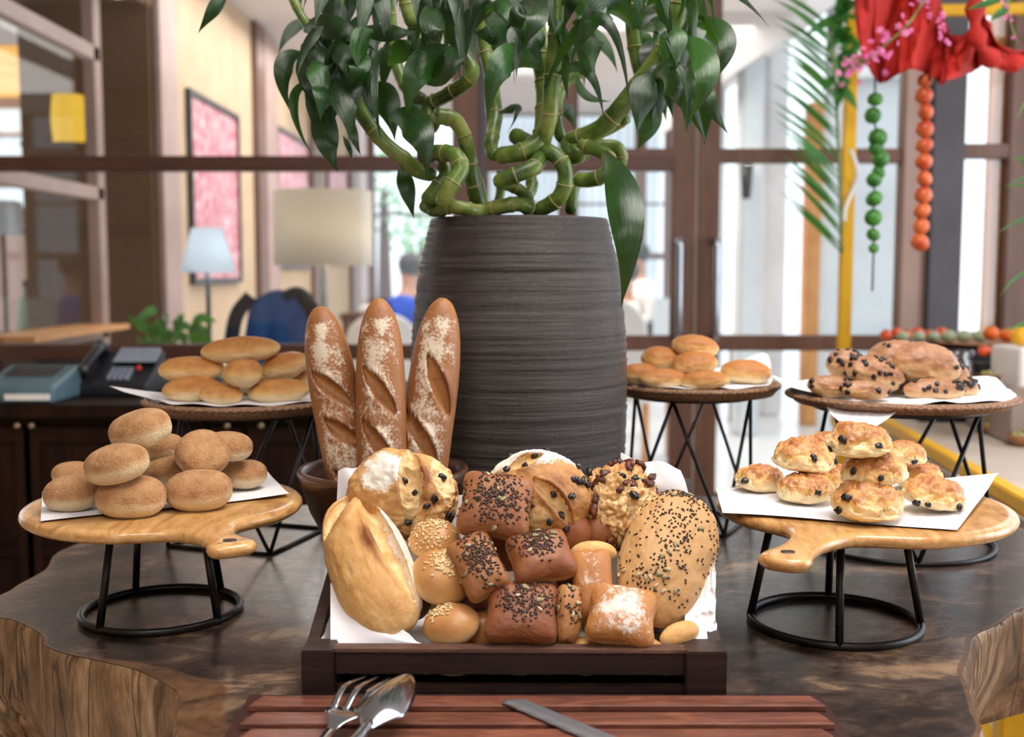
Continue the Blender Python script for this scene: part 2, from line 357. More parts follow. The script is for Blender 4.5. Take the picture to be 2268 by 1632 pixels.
class MB:
    def __init__(s): s.v = []; s.f = []; s.mi = []
    def add(s, V, F):
        b = len(s.v); s.v += [tuple(x) for x in V]; s.f += [tuple(int(i) + b for i in q) for q in F]; return s
    def box(s, x0, x1, y0, y1, z0, z1, bev=0, M4=None):
        if bev:
            bm = bmesh.new(); bmesh.ops.create_cube(bm, size=1)
            for v in bm.verts: v.co = Vector(((x0 + x1) / 2 + v.co.x * (x1 - x0), (y0 + y1) / 2 + v.co.y * (y1 - y0), (z0 + z1) / 2 + v.co.z * (z1 - z0)))
            bmesh.ops.bevel(bm, geom=bm.edges[:], offset=bev, segments=2, affect='EDGES')
            V = [v.co.copy() for v in bm.verts]; F = [[v.index for v in f.verts] for f in bm.faces]; bm.free()
        else:
            V = [Vector((x, y, z)) for x in (x0, x1) for y in (y0, y1) for z in (z0, z1)]
            F = [(0, 1, 3, 2), (4, 6, 7, 5), (0, 4, 5, 1), (2, 3, 7, 6), (0, 2, 6, 4), (1, 5, 7, 3)]
        if M4 is not None: V = [M4 @ v for v in V]
        return s.add(V, F)
    def tube(s, pts, r, n=10, closed=False, cap=True):
        pts = [Vector(p) for p in pts]; m = len(pts); rr = r if hasattr(r, '__len__') else [r] * m
        V = []; F = []; up = None
        for i in range(m):
            a = pts[(i - 1) % m] if (closed or i > 0) else pts[i]; b = pts[(i + 1) % m] if (closed or i < m - 1) else pts[i]
            t = (b - a).normalized()
            if up is None: up = t.orthogonal().normalized()
            up = (up - t * up.dot(t)).normalized(); w = t.cross(up)
            for k in range(n):
                q = 2 * math.pi * k / n; V.append(pts[i] + (up * math.cos(q) + w * math.sin(q)) * rr[i])
        for i in range(m if closed else m - 1):
            j = (i + 1) % m
            for k in range(n): F.append((i * n + k, i * n + (k + 1) % n, j * n + (k + 1) % n, j * n + k))
        if cap and not closed: F.append(tuple(range(n))[::-1]); F.append(tuple((m - 1) * n + k for k in range(n)))
        return s.add(V, F)
    def lathe(s, prof, c=(0, 0, 0), n=48, mod=None, axis=None):
        V = []; F = []; m = len(prof)
        for i, (r, z) in enumerate(prof):
            for k in range(n):
                a = 2 * math.pi * k / n; q = r * (mod(a, i) if mod else 1)
                v = Vector((q * math.cos(a), q * math.sin(a), z))
                if axis is not None: v = axis @ v
                V.append(v + Vector(c))
        for i in range(m - 1):
            for k in range(n): F.append((i * n + k, i * n + (k + 1) % n, (i + 1) * n + (k + 1) % n, (i + 1) * n + k))
        return s.add(V, F)
    def ell(s, c, a, b=None, d=None, n=12, m=8, rot=None):
        b = b or a; d = d or a; V = []; F = []
        for i in range(m + 1):
            th = math.pi * i / m
            for k in range(n):
                ph = 2 * math.pi * k / n
                v = Vector((a * math.sin(th) * math.cos(ph), b * math.sin(th) * math.sin(ph), d * math.cos(th)))
                if rot is not None: v = rot @ v
                V.append(v + Vector(c))
        for i in range(m):
            for k in range(n): F.append((i * n + k, (i + 1) * n + k, (i + 1) * n + (k + 1) % n, i * n + (k + 1) % n))
        return s.add(V, F)
    def grid(s, fn, nu, nv):
        V = [fn(i / nu, j / nv) for i in range(nu + 1) for j in range(nv + 1)]
        F = [(i * (nv + 1) + j, (i + 1) * (nv + 1) + j, (i + 1) * (nv + 1) + j + 1, i * (nv + 1) + j + 1) for i in range(nu) for j in range(nv)]
        return s.add(V, F)
    def build(s, name, mat, parent=None, smooth=True, loc=None, **k):
        o = mk(name, s.v, s.f, mat, parent, smooth, loc=loc)
        return tag(o, **k) if k else o
def flat(o, ang=35):
    for e in o.data.polygons: e.use_smooth = False
    return o
def spline(pts, n=8):
    pts = [Vector(p) for p in pts]; q = [pts[0] * 2 - pts[1]] + pts + [pts[-1] * 2 - pts[-2]]; o = []
    for i in range(1, len(q) - 2):
        for k in range(n):
            t = k / n; a, b, c, d = q[i - 1], q[i], q[i + 1], q[i + 2]
            o.append(.5 * ((2 * b) + (c - a) * t + (2 * a - 5 * b + 4 * c - d) * t * t + (3 * b - a - 3 * c + d) * t ** 3))
    o.append(pts[-1]); return o
def ring(c, r, n=48): return [Vector((c[0] + r * math.cos(2 * math.pi * k / n), c[1] + r * math.sin(2 * math.pi * k / n), c[2])) for k in range(n)]
# ------------------------------------------------------------------ setting: room shell
def struct(name, mb, mat, smooth=False): return tag(mb.build(name, mat, None, smooth), kind='structure')
YP = 4.6
struct('floor', MB().box(-7, 6, -5, YP - .1, -.1, 0), M['floor'])
struct('floor', MB().box(-9, 9, YP - .1, 24, -.1, 0), M['floorout'])
struct('ceiling', MB().box(-4.2, 3.6, -2.6, YP + .05, 3.2, 3.3), M['ceil'])
wb = MB(); wb.box(-4.2, 3.6, -2.7, -2.6, 0, 1.0).box(-4.2, 3.6, -2.7, -2.6, 2.5, 3.2)
for a_, b_ in ((-4.2, -1.6), (-.6, .8), (1.8, 3.6)): wb.box(a_, b_, -2.7, -2.6, 1.0, 2.5)
struct('wall_behind', wb, M['tanpanel']); struct('wall_side', MB().box(-4.3, -4.2, -2.7, YP, 0, 3.2), M['tanpanel'])
struct('wall_side', MB().box(3.6, 3.7, -2.7, YP, 0, .9).box(3.6, 3.7, -2.7, YP, 2.7, 3.2).box(3.6, 3.7, -2.7, -.6, .9, 2.7), M['tanpanel'])
struct('ceiling', MB().box(-7, 2.1, YP + .05, 14, 3.2, 3.3), M['ceil'])
struct('ceiling', MB().box(-4, -2.02, 4.8, 6.24, 2.75, 2.85), M['darkwall'])
# tan left wall of the room beyond the partition, with pilasters
struct('wall_left', MB().box(-2.12, -2.0, 6.25, 14, 0, 3.2), M['tanpanel'])
def XW(px, X=-2.0): return X * FPX / (px - CX)
for k, (a, b) in enumerate(((352, 392), (568, 586), (586, 612), (690, 712), (775, 790), (790, 815))):
    y0, y1 = XW(a), XW(b)
    struct('trim_%d' % (k + 1), MB().box(-2.0, -1.955, y0, y1, 0, 3.2, .01), M['brownframe'] if k in (1, 3, 4) else M['pinkcol'])
struct('wall_back', MB().box(-2.72, -2.0, 6.22, 6.32, 0, 2.75), M['darkwall'])
struct('trim_7', MB().box(-2.72, -2.0, 6.2, 6.22, 1.98, 2.0).box(-2.72, -2.0, 6.2, 6.22, 1.5, 1.52), M['darkwall'])
# far room at the left, past the dark wall
struct('wall_far', MB().box(-7, -3.9, 12.3, 12.4, 0, 1.85).box(-7, -3.9, 12.3, 12.4, 2.2, 2.48).box(-7, -3.9, 12.3, 12.4, 3.06, 3.2), M['pinkcol'])
struct('window_1', MB().box(-7, -4.0, 12.32, 12.36, 2.48, 3.06).box(-7, -4.9, 12.32, 12.36, 1.85, 2.2), M['iceblue'])
struct('trim_22', MB().box(-7, -3.9, 12.26, 12.3, 2.75, 2.79), M['pinkcol'])
struct('ceiling', MB().box(-7, -3.2, 9.6, 12.25, 3.17, 3.195), M['warmceil'])
# left framed glass screen standing at right angles to the partition
wn = MB(); X0 = -2.2
wn.box(X0 - .03, X0 + .03, 4.72, 5.95, 2.38, 2.46, .006).box(X0 - .03, X0 + .03, 4.72, 5.95, 1.66, 1.73, .006).box(X0 - .03, X0 + .03, 4.72, 5.95, .93, 1.0, .006)
wn.box(X0 - .03, X0 + .03, 5.86, 5.97, 0, 2.75, .006)
struct('window_2', wn, M['pinkcol']); struct('window_2_pane', MB().box(X0 - .004, X0 + .004, 4.72, 5.9, 1.0, 2.4), M['glass'])
struct('wall_near', MB().box(X0 - .04, X0 + .02, 4.72, 5.9, 0, .93), M['cabinet'])
struct('trim_8', MB().box(X0 - .1, X0 + .16, 4.72, 5.9, .985, 1.01), M['orangewood'])
# glazed partition
def ZP(py, Y=YP): return P(CX, py, Y).z
def XP(px, py=600, Y=YP): return P(px, py, Y).x
t1 = MB()
for (a, b, y0, y1) in ((-80, 1490, 347, 380), (-80, 1300, 762, 795)): t1.box(XP(a), XP(b), YP - .04, YP + .04, ZP(y1), ZP(y0), .006)
struct('trim_9', t1, M['railwood'])
def stile(name, px0, px1, m, y0=-.045, y1=.045, z1=3.2): struct(name, MB().box(XP(px0), XP(px1), YP + y0, YP + y1, 0, z1, .006), m)
stile('trim_10', 1004, 1062, M['brownframe'])
stile('trim_11', 1062, 1078, M['greypost'])
stile('trim_12', 1236, 1272, M['brownframe'])
stile('trim_13', 1986, 2040, M['pinkcol']); stile('trim_14', 2040, 2112, M['greypost'], -.08, .06); stile('trim_15', 2214, 2330, M['brownframe'])  # paler wood on the first stile paints in the light falling there
def door(n, px0, px1, s0, s1, hp):
    d = MB(); 
    for a, b in ((px0, px0 + s0), (px1 - s1, px1)): d.box(XP(a), XP(b), YP - .03, YP + .03, .01, 3.15, .005)
    for a, b in ((330, 362), (742, 776), (1090, 1130)): d.box(XP(px0), XP(px1), YP - .028, YP + .028, ZP(b), ZP(a), .005)
    o = struct('door_%d' % n, d, M['brownframe'])
    k = MB().box(XP(px0 + s0), XP(px1 - s1), YP - .004, YP + .004, .15, 3.15); k.build('door_pane', M['glass'], o, False)
    h = MB(); hz0, hz1 = ZP(745), ZP(535); hx0 = XP(hp)
    h.tube(spline([(hx0, YP - .03, hz1), (hx0, YP - .09, hz1), (hx0, YP - .095, hz1 - .02), (hx0, YP - .095, hz0 + .02), (hx0, YP - .09, hz0), (hx0, YP - .03, hz0)], 4), .016, 8)
    h.build('door_handle', M['chrome'], o)
door(1, 1272, 1537, 6, 52, 1497); door(2, 1541, 1990, 48, 6, 1578)
struct('trim_16', MB().box(XP(1534), XP(1544), YP - .02, YP + .02, 0, 3.2), M['lampstem'])
rr = MB()
for a, b in ((320, 352), (735, 776)): rr.box(XP(2100), XP(2225), YP - .04, YP + .04, ZP(b), ZP(a), .005)
struct('trim_17', rr, M['brownframe'])
struct('window_3', MB().box(XP(2112), XP(2126), YP + .02, YP + .1, 0, 3.2).box(XP(2196), XP(2214), YP + .02, YP + .1, 0, 3.2), M['orangewood'])
struct('window_3_pane', MB().box(XP(2112), XP(2214), YP - .003, YP + .003, 0, 3.2), M['glass'])
struct('window_4_pane', MB().box(XP(-80), XP(1004), YP - .003, YP + .003, .1, 3.15), M['glass'])
struct('window_5_pane', MB().box(XP(1062), XP(1272), YP - .003, YP + .003, .1, 3.15), M['glass'])
# far facade behind the doors with glazing bars
YF = 13.8; ff = MB()
def fx(px): return P(px, 500, YF).x
def fz(py): return P(1134, py, YF).z
for a, b in ((815, 832), (1050, 1085), (1262, 1280), (1404, 1430), (1470, 1500)): ff.box(fx(a), fx(b), YF - .06, YF + .06, 0, fz(215), .01)
for a, b in ((205, 222), (330, 350), (560, 575)): ff.box(fx(960), fx(1500), YF - .05, YF + .05, fz(b), fz(a), .01)
ff.box(fx(960), fx(1500), YF - .03, YF + .03, fz(455), fz(449)).box(fx(815), fx(1000), YF - .04, YF + .04, fz(478), fz(472))
struct('window_6', ff, M['brownframe'])
struct('wall_far', MB().box(fx(780), fx(1500), YF - .08, YF + .08, fz(205), 3.2), M['offwhite'])
struct('wall_far', MB().box(fx(960), fx(1500), YF - .08, YF + .08, 0, fz(660)), M['offwhite'])
struct('window_6_curtain', MB().grid(lambda u, v: Vector((fx(1085) + u * (fx(1262) - fx(1085)), YF + .3 + .04 * math.sin(u * 70), v * fz(210))), 90, 1), M['curtain'], True)
struct('window_7_curtain', MB().grid(lambda u, v: Vector((fx(1280) + u * (fx(1470) - fx(1280)), YF + .3 + .04 * math.sin(u * 60), v * fz(210))), 90, 1), M['curtain'], True)
# veranda to the right: columns, white wall, sloping soffit, timber post
def vx(px, Y): return P(px, 500, Y).x
struct('wall_right', MB().box(vx(1835, 8.5), vx(2000, 8.5), 8.5, 8.7, 0, 3.6), M['offwhite'])
for k, (a, b, Y) in enumerate(((1640, 1690, 8.6), (1695, 1742, 9.8), (1590, 1604, 9.4))):
    struct('trim_%d' % (18 + k), MB().box(vx(a, Y), vx(b, Y), Y, Y + .25, 0, 3.6, .02), M['offwhite'] if k != 1 else M['white'])
struct('trim_21', MB().box(vx(1790, 9.2), vx(1830, 9.2), 9.2, 9.4, 0, P(1800, 225, 9.2).z, .01), M['orangewood'])
so = MB()
a = P(1585, 190, 8.4); b_ = P(1850, 10, 8.4)
so.add([a, b_, b_ + Vector((0, 0, 1.2)), a + Vector((0, 0, 1.2))] + [q + Vector((0, 3, 0)) for q in (a, b_, b_ + Vector((0, 0, 1.2)), a + Vector((0, 0, 1.2)))],
       [(0, 1, 2, 3), (4, 7, 6, 5), (0, 4, 5, 1), (3, 2, 6, 7), (0, 3, 7, 4), (1, 5, 6, 2)])
struct('ceiling', so, M['ceil'])
struct('wall_right', MB().box(vx(1850, 8.4), vx(2040, 8.4), 8.38, 8.48, P(1900, 170, 8.4).z, 4.2), M['white'])
# wall sconce outside
t = thing('wall_sconce', 'dark tapered wall sconce glowing on the pale veranda column', 'wall lamp', P(1660, 400, 8.5))
t.location.y = 8.5
q0, q1 = P(1653, 440, 8.5), P(1653, 365, 8.5)
MB().tube([q0, q1], [.03, .055], 12).build('body', M['lampdark'], t); MB().ell(P(1658, 355, 8.5), .045, .04, .03).build('bulb', M['glow'], t)
# trees outside
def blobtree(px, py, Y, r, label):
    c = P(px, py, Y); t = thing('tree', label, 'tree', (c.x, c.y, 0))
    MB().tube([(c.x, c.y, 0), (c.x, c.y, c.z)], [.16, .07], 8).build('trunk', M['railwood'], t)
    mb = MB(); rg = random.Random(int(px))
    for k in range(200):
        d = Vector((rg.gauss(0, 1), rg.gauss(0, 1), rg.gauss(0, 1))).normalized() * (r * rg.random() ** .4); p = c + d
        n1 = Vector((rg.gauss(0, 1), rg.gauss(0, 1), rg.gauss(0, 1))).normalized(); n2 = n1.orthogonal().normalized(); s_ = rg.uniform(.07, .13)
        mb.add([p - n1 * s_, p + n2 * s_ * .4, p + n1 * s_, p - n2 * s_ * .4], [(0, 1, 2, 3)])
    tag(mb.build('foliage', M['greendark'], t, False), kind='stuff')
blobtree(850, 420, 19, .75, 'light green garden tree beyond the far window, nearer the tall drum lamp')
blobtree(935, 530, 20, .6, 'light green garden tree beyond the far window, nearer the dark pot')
# ------------------------------------------------------------------ background furnishings
def frame_pic(px0, px1, py0, label):
    Ya, Yb = XW(px0), XW(px1); zt = ZC + (600 - py0) * Ya / FPX
    t = thing('framed_picture', label, 'picture', (-1.995, Ya, zt - 1.2))
    mb = MB(); z0 = zt - 1.2; d = .035; xx0, xx1 = -1.998, -1.965
    mb.box(xx0, xx1, Ya, Ya + d, z0, zt).box(xx0, xx1, Yb - d, Yb, z0, zt).box(xx0, xx1, Ya + d, Yb - d, z0, z0 + d).box(xx0, xx1, Ya + d, Yb - d, zt - d, zt)
    mb.build('frame', M['lampdark'], t, False)
    MB().box(-1.998, -1.98, Ya + d, Yb - d, z0 + d, zt - d).build('print', M['art'], t, False)
frame_pic(422, 530, 203, 'large framed red and white print on the tan wall, nearest the glass partition')
frame_pic(615, 684, 283, 'second framed red and white print on the tan wall, above the drum lamp')
frame_pic(726, 770, 340, 'farthest framed red print on the tan wall, next to the bamboo leaves')
t = thing('downlight', 'small round downlight glowing in the dark soffit at upper left', 'ceiling light', (-2.1, 6.02, 2.75))
MB().lathe([(.0, 2.742), (.036, 2.742)], (-2.1, 6.02, 0), 20).build('lens', M['glow'], t); MB().lathe([(.036, 2.742), (.05, 2.74), (.052, 2.75)], (-2.1, 6.02, 0), 20).build('trim_ring', M['lampstem'], t)
c = P(147, 262, 6.18)
t = thing('wall_sconce', 'yellow glowing woven wall sconce on the dark brown wall', 'wall lamp', (c.x, 6.2, c.z - .12))
MB().grid(lambda u, v: Vector((c.x + (.085 + .012 * math.sin(v * math.pi)) * -math.cos(u * math.pi), 6.215 - .07 * math.sin(u * math.pi), c.z - .13 + .26 * v)), 16, 8).build('woven_shade', M['sconce'], t)
MB().box(c.x - .06, c.x + .06, 6.19, 6.22, c.z - .14, c.z - .12).box(c.x - .06, c.x + .06, 6.19, 6.22, c.z + .12, c.z + .14).build('bracket', M['lampdark'], t, False)
# table lamps
def sqlamp(px0, px1, pyt, pyb, tw, Y, base_y, label, msh, rot=.5, foot=.9):
    cx_ = P((px0 + px1) / 2, pyb, Y); zt = P(CX, pyt, Y).z; zb = cx_.z; h = (px1 - px0) / 2 * mpp(Y) / 1.15
    t = thing('table_lamp', label, 'lamp', (cx_.x, Y, foot))
    mb = MB(); V = []
    for z, r in ((zb, h), (zt, h * tw)):
        for k in range(4): a = rot + math.pi / 4 + k * math.pi / 2; V.append((cx_.x + r * 1.3 * math.cos(a), Y + r * 1.3 * math.sin(a), z))
    mb.add(V, [(k, (k + 1) % 4, 4 + (k + 1) % 4, 4 + k) for k in range(4)]); o = mb.build('lamp_shade', msh, t, False)
    md = o.modifiers.new('s', 'SOLIDIFY'); md.thickness = .004
    MB().tube([(cx_.x, Y, foot + .02), (cx_.x, Y, zt - .02)], .012, 10).build('pole', M['lampdark'], t)
    MB().lathe([(0, foot + .03), (.05, foot + .03), (.08, foot + .01), (.08, foot), (0, foot)], (cx_.x, Y, 0), 20).build('base', M['lampdark'], t)
sqlamp(388, 532, 505, 603, .55, 5.5, 740, 'white square tapered shade lamp on black pole behind the partition', M['shadew'], .32, .75)
sqlamp(-60, 72, 445, 520, .6, 6.6, 740, 'pale blue-grey shade lamp seen through the left glass screen', M['shadew'], .1, .9)
sd = MB().box(-2.02, -1.35, 5.25, 5.75, .69, .75, .008); 
t = thing('console_table', 'dark side table carrying the white square lamp', 'table', (-1.7, 5.5, 0))
sd.build('tabletop', M['cabinet'], t, False)
for x in (-1.98, -1.4):
    for y in (5.29, 5.71): MB().box(x - .02, x + .02, y - .02, y + .02, 0, .69).build('leg', M['cabinet'], t, False)
t = thing('side_table', 'dark table seen through the left glass screen, under the grey lamp', 'table', (-2.9, 6.6, 0))
MB().box(-3.3, -2.75, 6.4, 6.9, .84, .9, .01).build('tabletop', M['cabinet'], t, False)
for x in (-3.27, -2.79):
    for y in (6.43, 6.87): MB().box(x - .02, x + .02, y - .02, y + .02, 0, .84).build('leg', M['cabinet'], t, False)
c = P(58, 735, 6.5)
t = thing('vase', 'pale mint bottle vase behind the left glass screen', 'vase', (-2.85, 6.5, .9))
MB().lathe([(0, .9), (.055, .9), (.055, 1.08), (.045, 1.12), (.018, 1.15), (.018, 1.2), (0, 1.2)], (-2.85, 6.5, 0), 24).build('body', M['egg'], t); MB().lathe([(0, 1.235), (.02, 1.235), (.02, 1.2), (0, 1.2)], (-2.85, 6.5, 0), 16).build('stopper', M['lampdark'], t)
# drum lamp
Y = 5.9; cL = P(717, 588, Y); zt = P(CX, 424, Y).z; r = 106 * mpp(Y)
t = thing('floor_lamp', 'large cream drum-shade lamp on pale tripod stem beyond the partition', 'lamp', (cL.x, Y, 0))
o = MB().lathe([(r * .99, zt), (r, cL.z)], (cL.x, Y, 0), 48).build('lamp_shade', M['shade'], t); o.modifiers.new('s', 'SOLIDIFY').thickness = .004
MB().tube([(cL.x, Y, .9), (cL.x, Y, zt - .03)], [.028, .012], 12).build('pole', M['lampstem'], t)
for k in range(3):
    a = k * 2.1 + .4; MB().tube([(cL.x, Y, .95), (cL.x + .25 * math.cos(a), Y + .25 * math.sin(a), 0)], .016, 8).build('leg', M['lampstem'], t)
for (lx, ly, lz, pw) in ((cL.x, 5.9, cL.z + .12, 3.5), (P(460, 560, 5.5).x + .03, 5.5, P(CX, 560, 5.5).z, 4)):  # fill lights added inside both shades to brighten them
    ld = bpy.data.lights.new('shade_fill_light', 'POINT'); ld.energy = pw; ld.shadow_soft_size = .03; ld.color = (1, .93, .84) if pw == 3.5 else (.95, .97, 1)
    lo_ = bpy.data.objects.new('shade_fill_light', ld); COL.objects.link(lo_); lo_.location = (lx + .03, ly, lz)
# upholstered chair with a coat
t = thing('lounge_chair', 'navy blue high-backed chair beyond the partition with dark jacket over it', 'chair', (P(620, 740, 5.3).x, 5.3, 0))
x = t.location.x
def cushion(x0, x1, y0, y1, z0, z1, bv): return MB().box(x0, x1, y0, y1, z0, z1)
def soft(o, w=.05, s=3):
    m = o.modifiers.new('b', 'BEVEL'); m.width = w; m.segments = s; return o
zc1 = P(CX, 655, 5.3).z
soft(cushion(x - .13, x + .15, 5.26, 5.38, .42, zc1, 0).build('backrest', M['navy'], t), .04)
soft(cushion(x - .18, x + .19, 4.85, 5.3, .36, .47, 0).build('seat', M['denim'], t), .04)
for sx in (-.18, .18):
    for y in (4.88, 5.34): MB().box(x + sx - .018, x + sx + .018, y - .018, y + .018, 0, .38).build('leg', M['cabinet'], t, False)
t = thing('jacket', 'dark navy jacket draped over the back of the blue chair', 'jacket', (x, 5.24, zc1))
def jk(u, v):
    a = -1.0 + 2.0 * u; z = zc1 + .03 - .42 * v - .1 * abs(a) ** 2
    return Vector((x + a * (.14 + .07 * v) + .01, 5.235 - .02 * math.cos(a * 9) * v, z))
o = MB().grid(jk, 24, 14).build('body', M['denim'], t); o.modifiers.new('s', 'SOLIDIFY').thickness = .012
for sg in (-1, 1):
    MB().tube(spline([(x + sg * .12, 5.24, zc1 + .0), (x + sg * .19, 5.22, zc1 - .1), (x + sg * .22, 5.2, zc1 - .3)], 5), [.035] * 10 + [.045], 10).build('sleeve', M['navyd'], t)
MB().tube(spline([(x + .04, 5.22, zc1 + .0), (x + .1, 5.24, zc1 + .02), (x + .15, 5.28, zc1 - .02)], 5), .026, 10).build('collar', M['navyd'], t)

# people and furniture far back
def figure(px, py_head, Y, shirt, label, face, seated=True, hairlen=.0, arm=0, trousers='navyd'):
    h = P(px, py_head, Y); x = h.x; zh = h.z
    t = thing('person', label, 'person', (x, Y, 0))
    hip = Vector((x, Y, zh - .68)); ch = Vector((x, Y, zh - .3)); fd = Vector((math.cos(face), math.sin(face), 0)); sd_ = Vector((-fd.y, fd.x, 0))
    V = []; E = []; Rr = []
    def add(p, r, par=None):
        V.append(tuple(p)); Rr.append(r)
        if par is not None: E.append((par, len(V) - 1))
        return len(V) - 1
    a0 = add(hip, .14); a1 = add(hip + Vector((0, 0, .2)), .13, a0); a2 = add(ch, .14, a1); a3 = add(ch + Vector((0, 0, .13)), .055, a2)
    a4 = add(Vector((x, Y, zh - .05)), .07, a3); a5 = add(Vector((x, Y, zh + .04)), .088, a4)
    hands = []
    for sg in (-1, 1):
        b = add(ch + sd_ * .19 * sg + Vector((0, 0, .03)), .055, a2); e = add(ch + sd_ * .24 * sg - Vector((0, 0, .25)) + fd * .03, .042, b)
        w = add(ch + sd_ * .14 * sg + fd * .26 - Vector((0, 0, .22)), .028, e); hd = add(ch + sd_ * .11 * sg + fd * .33 - Vector((0, 0, .2)), .035, w)
        k = add(hip + sd_ * .09 * sg + fd * .08, .085, a0); kn = add(hip + sd_ * .11 * sg + fd * .46, .06, k); an = add(Vector((kn and V[kn][0], V[kn][1], .1)), .04, kn); add(Vector((V[an][0], V[an][1], .04)) + fd * .14, .035, an)
    def sk(name, keep, scale, mt, par):
        me = bpy.data.meshes.new(name); idx = {v: i for i, v in enumerate(keep)}; og = Vector((x, Y, 0))
        me.from_pydata([tuple(Vector(V[i]) - og) for i in keep], [(idx[a], idx[b]) for a, b in E if a in idx and b in idx], [])
        o = bpy.data.objects.new(name, me); COL.objects.link(o); o.parent = par; ORG[o.name] = og
        m = o.modifiers.new('skin', 'SKIN'); m.use_smooth_shade = True
        for i, v in enumerate(keep): me.skin_vertices[0].data[i].radius = (Rr[v] * scale, Rr[v] * scale); me.skin_vertices[0].data[i].use_root = (i == 0)
        s = o.modifiers.new('sub', 'SUBSURF'); s.levels = s.render_levels = 1; me.materials.append(mt); return o
    sk('body', list(range(len(V))), 1.0, M['skin'], t)
    sk('shirt', [0, 1, 2, 3, 6, 7, 8, 14, 15, 16], 1.22, shirt, t)
    sk('trousers', [0, 10, 11, 12, 18, 19, 20], 1.15, M[trousers], t)
    hr = MB().ell((x - fd.x * .015, Y - fd.y * .015, zh + .05), .098, .098, .1, 16, 10); hr.build('hair', M['hair'], t)
    MB().ell(Vector((x, Y, zh - .01)) + fd * .09, .015, .015, .022, 8, 6).build('nose', M['skin'], t)
    return t
figure(905, 600, 9.0, M['bluecloth'], 'seated person with short dark hair in bright blue shirt beside the dark pot', 2.4)
figure(1413, 572, 10.0, M['whitecloth'], 'seated person with dark hair in white shirt seen through the glass door', 3.6)
figure(1385, 612, 8.6, M['whitecloth'], 'person in pale clothing leaning forward beside the dark pot, behind the glass door', 3.3)
def chair(px, pyt, Y, label, rot, mt):
    c = P(px, pyt, Y); t = thing('dining_chair', label, 'chair', (c.x, Y, 0)); Rm = Matrix.Translation((c.x, Y, 0)) @ Matrix.Rotation(rot, 4, 'Z')
    def bx(n, m, *a): o = MB().box(*a, M4=Rm).build(n, m, t); return o
    soft(bx('seat', mt, -.23, .23, -.23, .23, .4, .47), .03); 
    b = MB().grid(lambda u, v: Rm @ Vector((-.23 + .46 * u, .22 + .04 * v - .06 * math.sin(u * math.pi) * -1, .47 + (c.z - .47) * (v * (1 - .25 * abs(2 * u - 1) ** 3)))), 12, 8).build('backrest', mt, t)
    b.modifiers.new('s', 'SOLIDIFY').thickness = .05
    for sx in (-.2, .2):
        for sy in (-.2, .2): bx('leg', M['orangewood'], sx - .02, sx + .02, sy - .02, sy + .02, 0, .41)
chair(872, 690, 7.4, 'white rounded dining chair between the baguettes and the dark pot', math.pi * .96, M['whitecloth'])
chair(1400, 660, 7.6, 'cream armchair seen low through the left glass door', 2.6, M['whitecloth'])
t = thing('dining_table', 'low white table in the far room behind the glass door', 'table', (1.9, 9.4, 0))
MB().box(1.55, 2.2, 9.1, 9.8, .7, .74, .01).build('tabletop', M['whitecloth'], t, False); MB().tube([(1.9, 9.45, 0), (1.9, 9.45, .7)], .04, 12).build('leg', M['lampstem'], t)
t = thing('serving_table', 'dark wooden table in the far room below the bright window', 'table', (-1.0, 9.8, 0))
MB().box(-1.5, -.55, 9.6, 10.2, .86, .92, .01).build('tabletop', M['railwood'], t, False)
for xx in (-1.45, -.6):
    for yy in (9.65, 10.15): MB().box(xx - .025, xx + .025, yy - .025, yy + .025, 0, .86).build('leg', M['railwood'], t, False)
tag(MB().box(-1.35, -.9, 9.75, 10.05, .92, .98, .01).build('folded_linen', M['whitecloth'], None, False, loc=(-1.1, 9.9, .92)), 'flat white linen stack on the dark far table', 'linen')

# reception counter at left
cz = .90
t = thing('reception_counter', 'dark wooden counter with panelled doors behind the bread table', 'counter', (-1.2, 3.5, 0))
MB().box(-2.3, -.22, 3.2, 3.95, .86, cz, .006).build('countertop', M['cabinet'], t, False)
MB().box(-2.28, -.24, 3.26, 3.93, 0, .86).build('body', M['cabinet'], t, False)
def door_panel(x0, x1, kx):
    fr = MB(); y = 3.26; s = .045
    fr.box(x0, x0 + s, y - .018, y, .08, .83).box(x1 - s, x1, y - .018, y, .08, .83).box(x0 + s, x1 - s, y - .018, y, .08, .08 + s).box(x0 + s, x1 - s, y - .018, y, .83 - s, .83).box(x0 + s, x1 - s, y - .008, y, .08 + s, .83 - s)
    fr.box(x0 + s, x1 - s, y - .016, y, .44, .47)
    o = fr.build('cabinet_door', M['cabinet'], t, False)
    MB().ell((kx, y - .03, P(CX, 942, 3.23).z), .011).build('knob', M['knob'], o)
xk1, xk2, xk3 = P(38, 942, 3.23).x, P(70, 942, 3.23).x, P(503, 938, 3.23).x
door_panel(xk1 - .5, xk1 + .03, xk1); door_panel(xk2 - .03, xk2 + .46, xk2); door_panel(xk2 + .48, xk3 + .04, xk3); door_panel(xk3 + .06, xk3 + .55, xk3 + .1)
c = PZ(240, 878, cz); bx_, by_ = c.x, c.y + .1
t = thing('desk_phone', 'black desk telephone with grey display and small red light', 'telephone', (bx_, by_, cz))
def wedge(x0, x1, y0, y1, z, h0, h1): return ([(x0, y0, z), (x1, y0, z), (x1, y1, z), (x0, y1, z), (x0, y0, z + h0), (x1, y0, z + h0), (x1, y1, z + h1), (x0, y1, z + h1)], [(3, 2, 1, 0), (4, 5, 6, 7), (0, 1, 5, 4), (1, 2, 6, 5), (2, 3, 7, 6), (3, 0, 4, 7)])
soft(MB().add(*wedge(bx_ - .11, bx_ + .12, by_ - .1, by_ + .1, cz, .035, .13)).build('base', M['phone'], t, False), .008, 2)
MB().add(*wedge(bx_ - .02, bx_ + .11, by_ - .0, by_ + .085, cz + .1, .0, .04)).build('display_panel', M['phonegrey'], t, False)
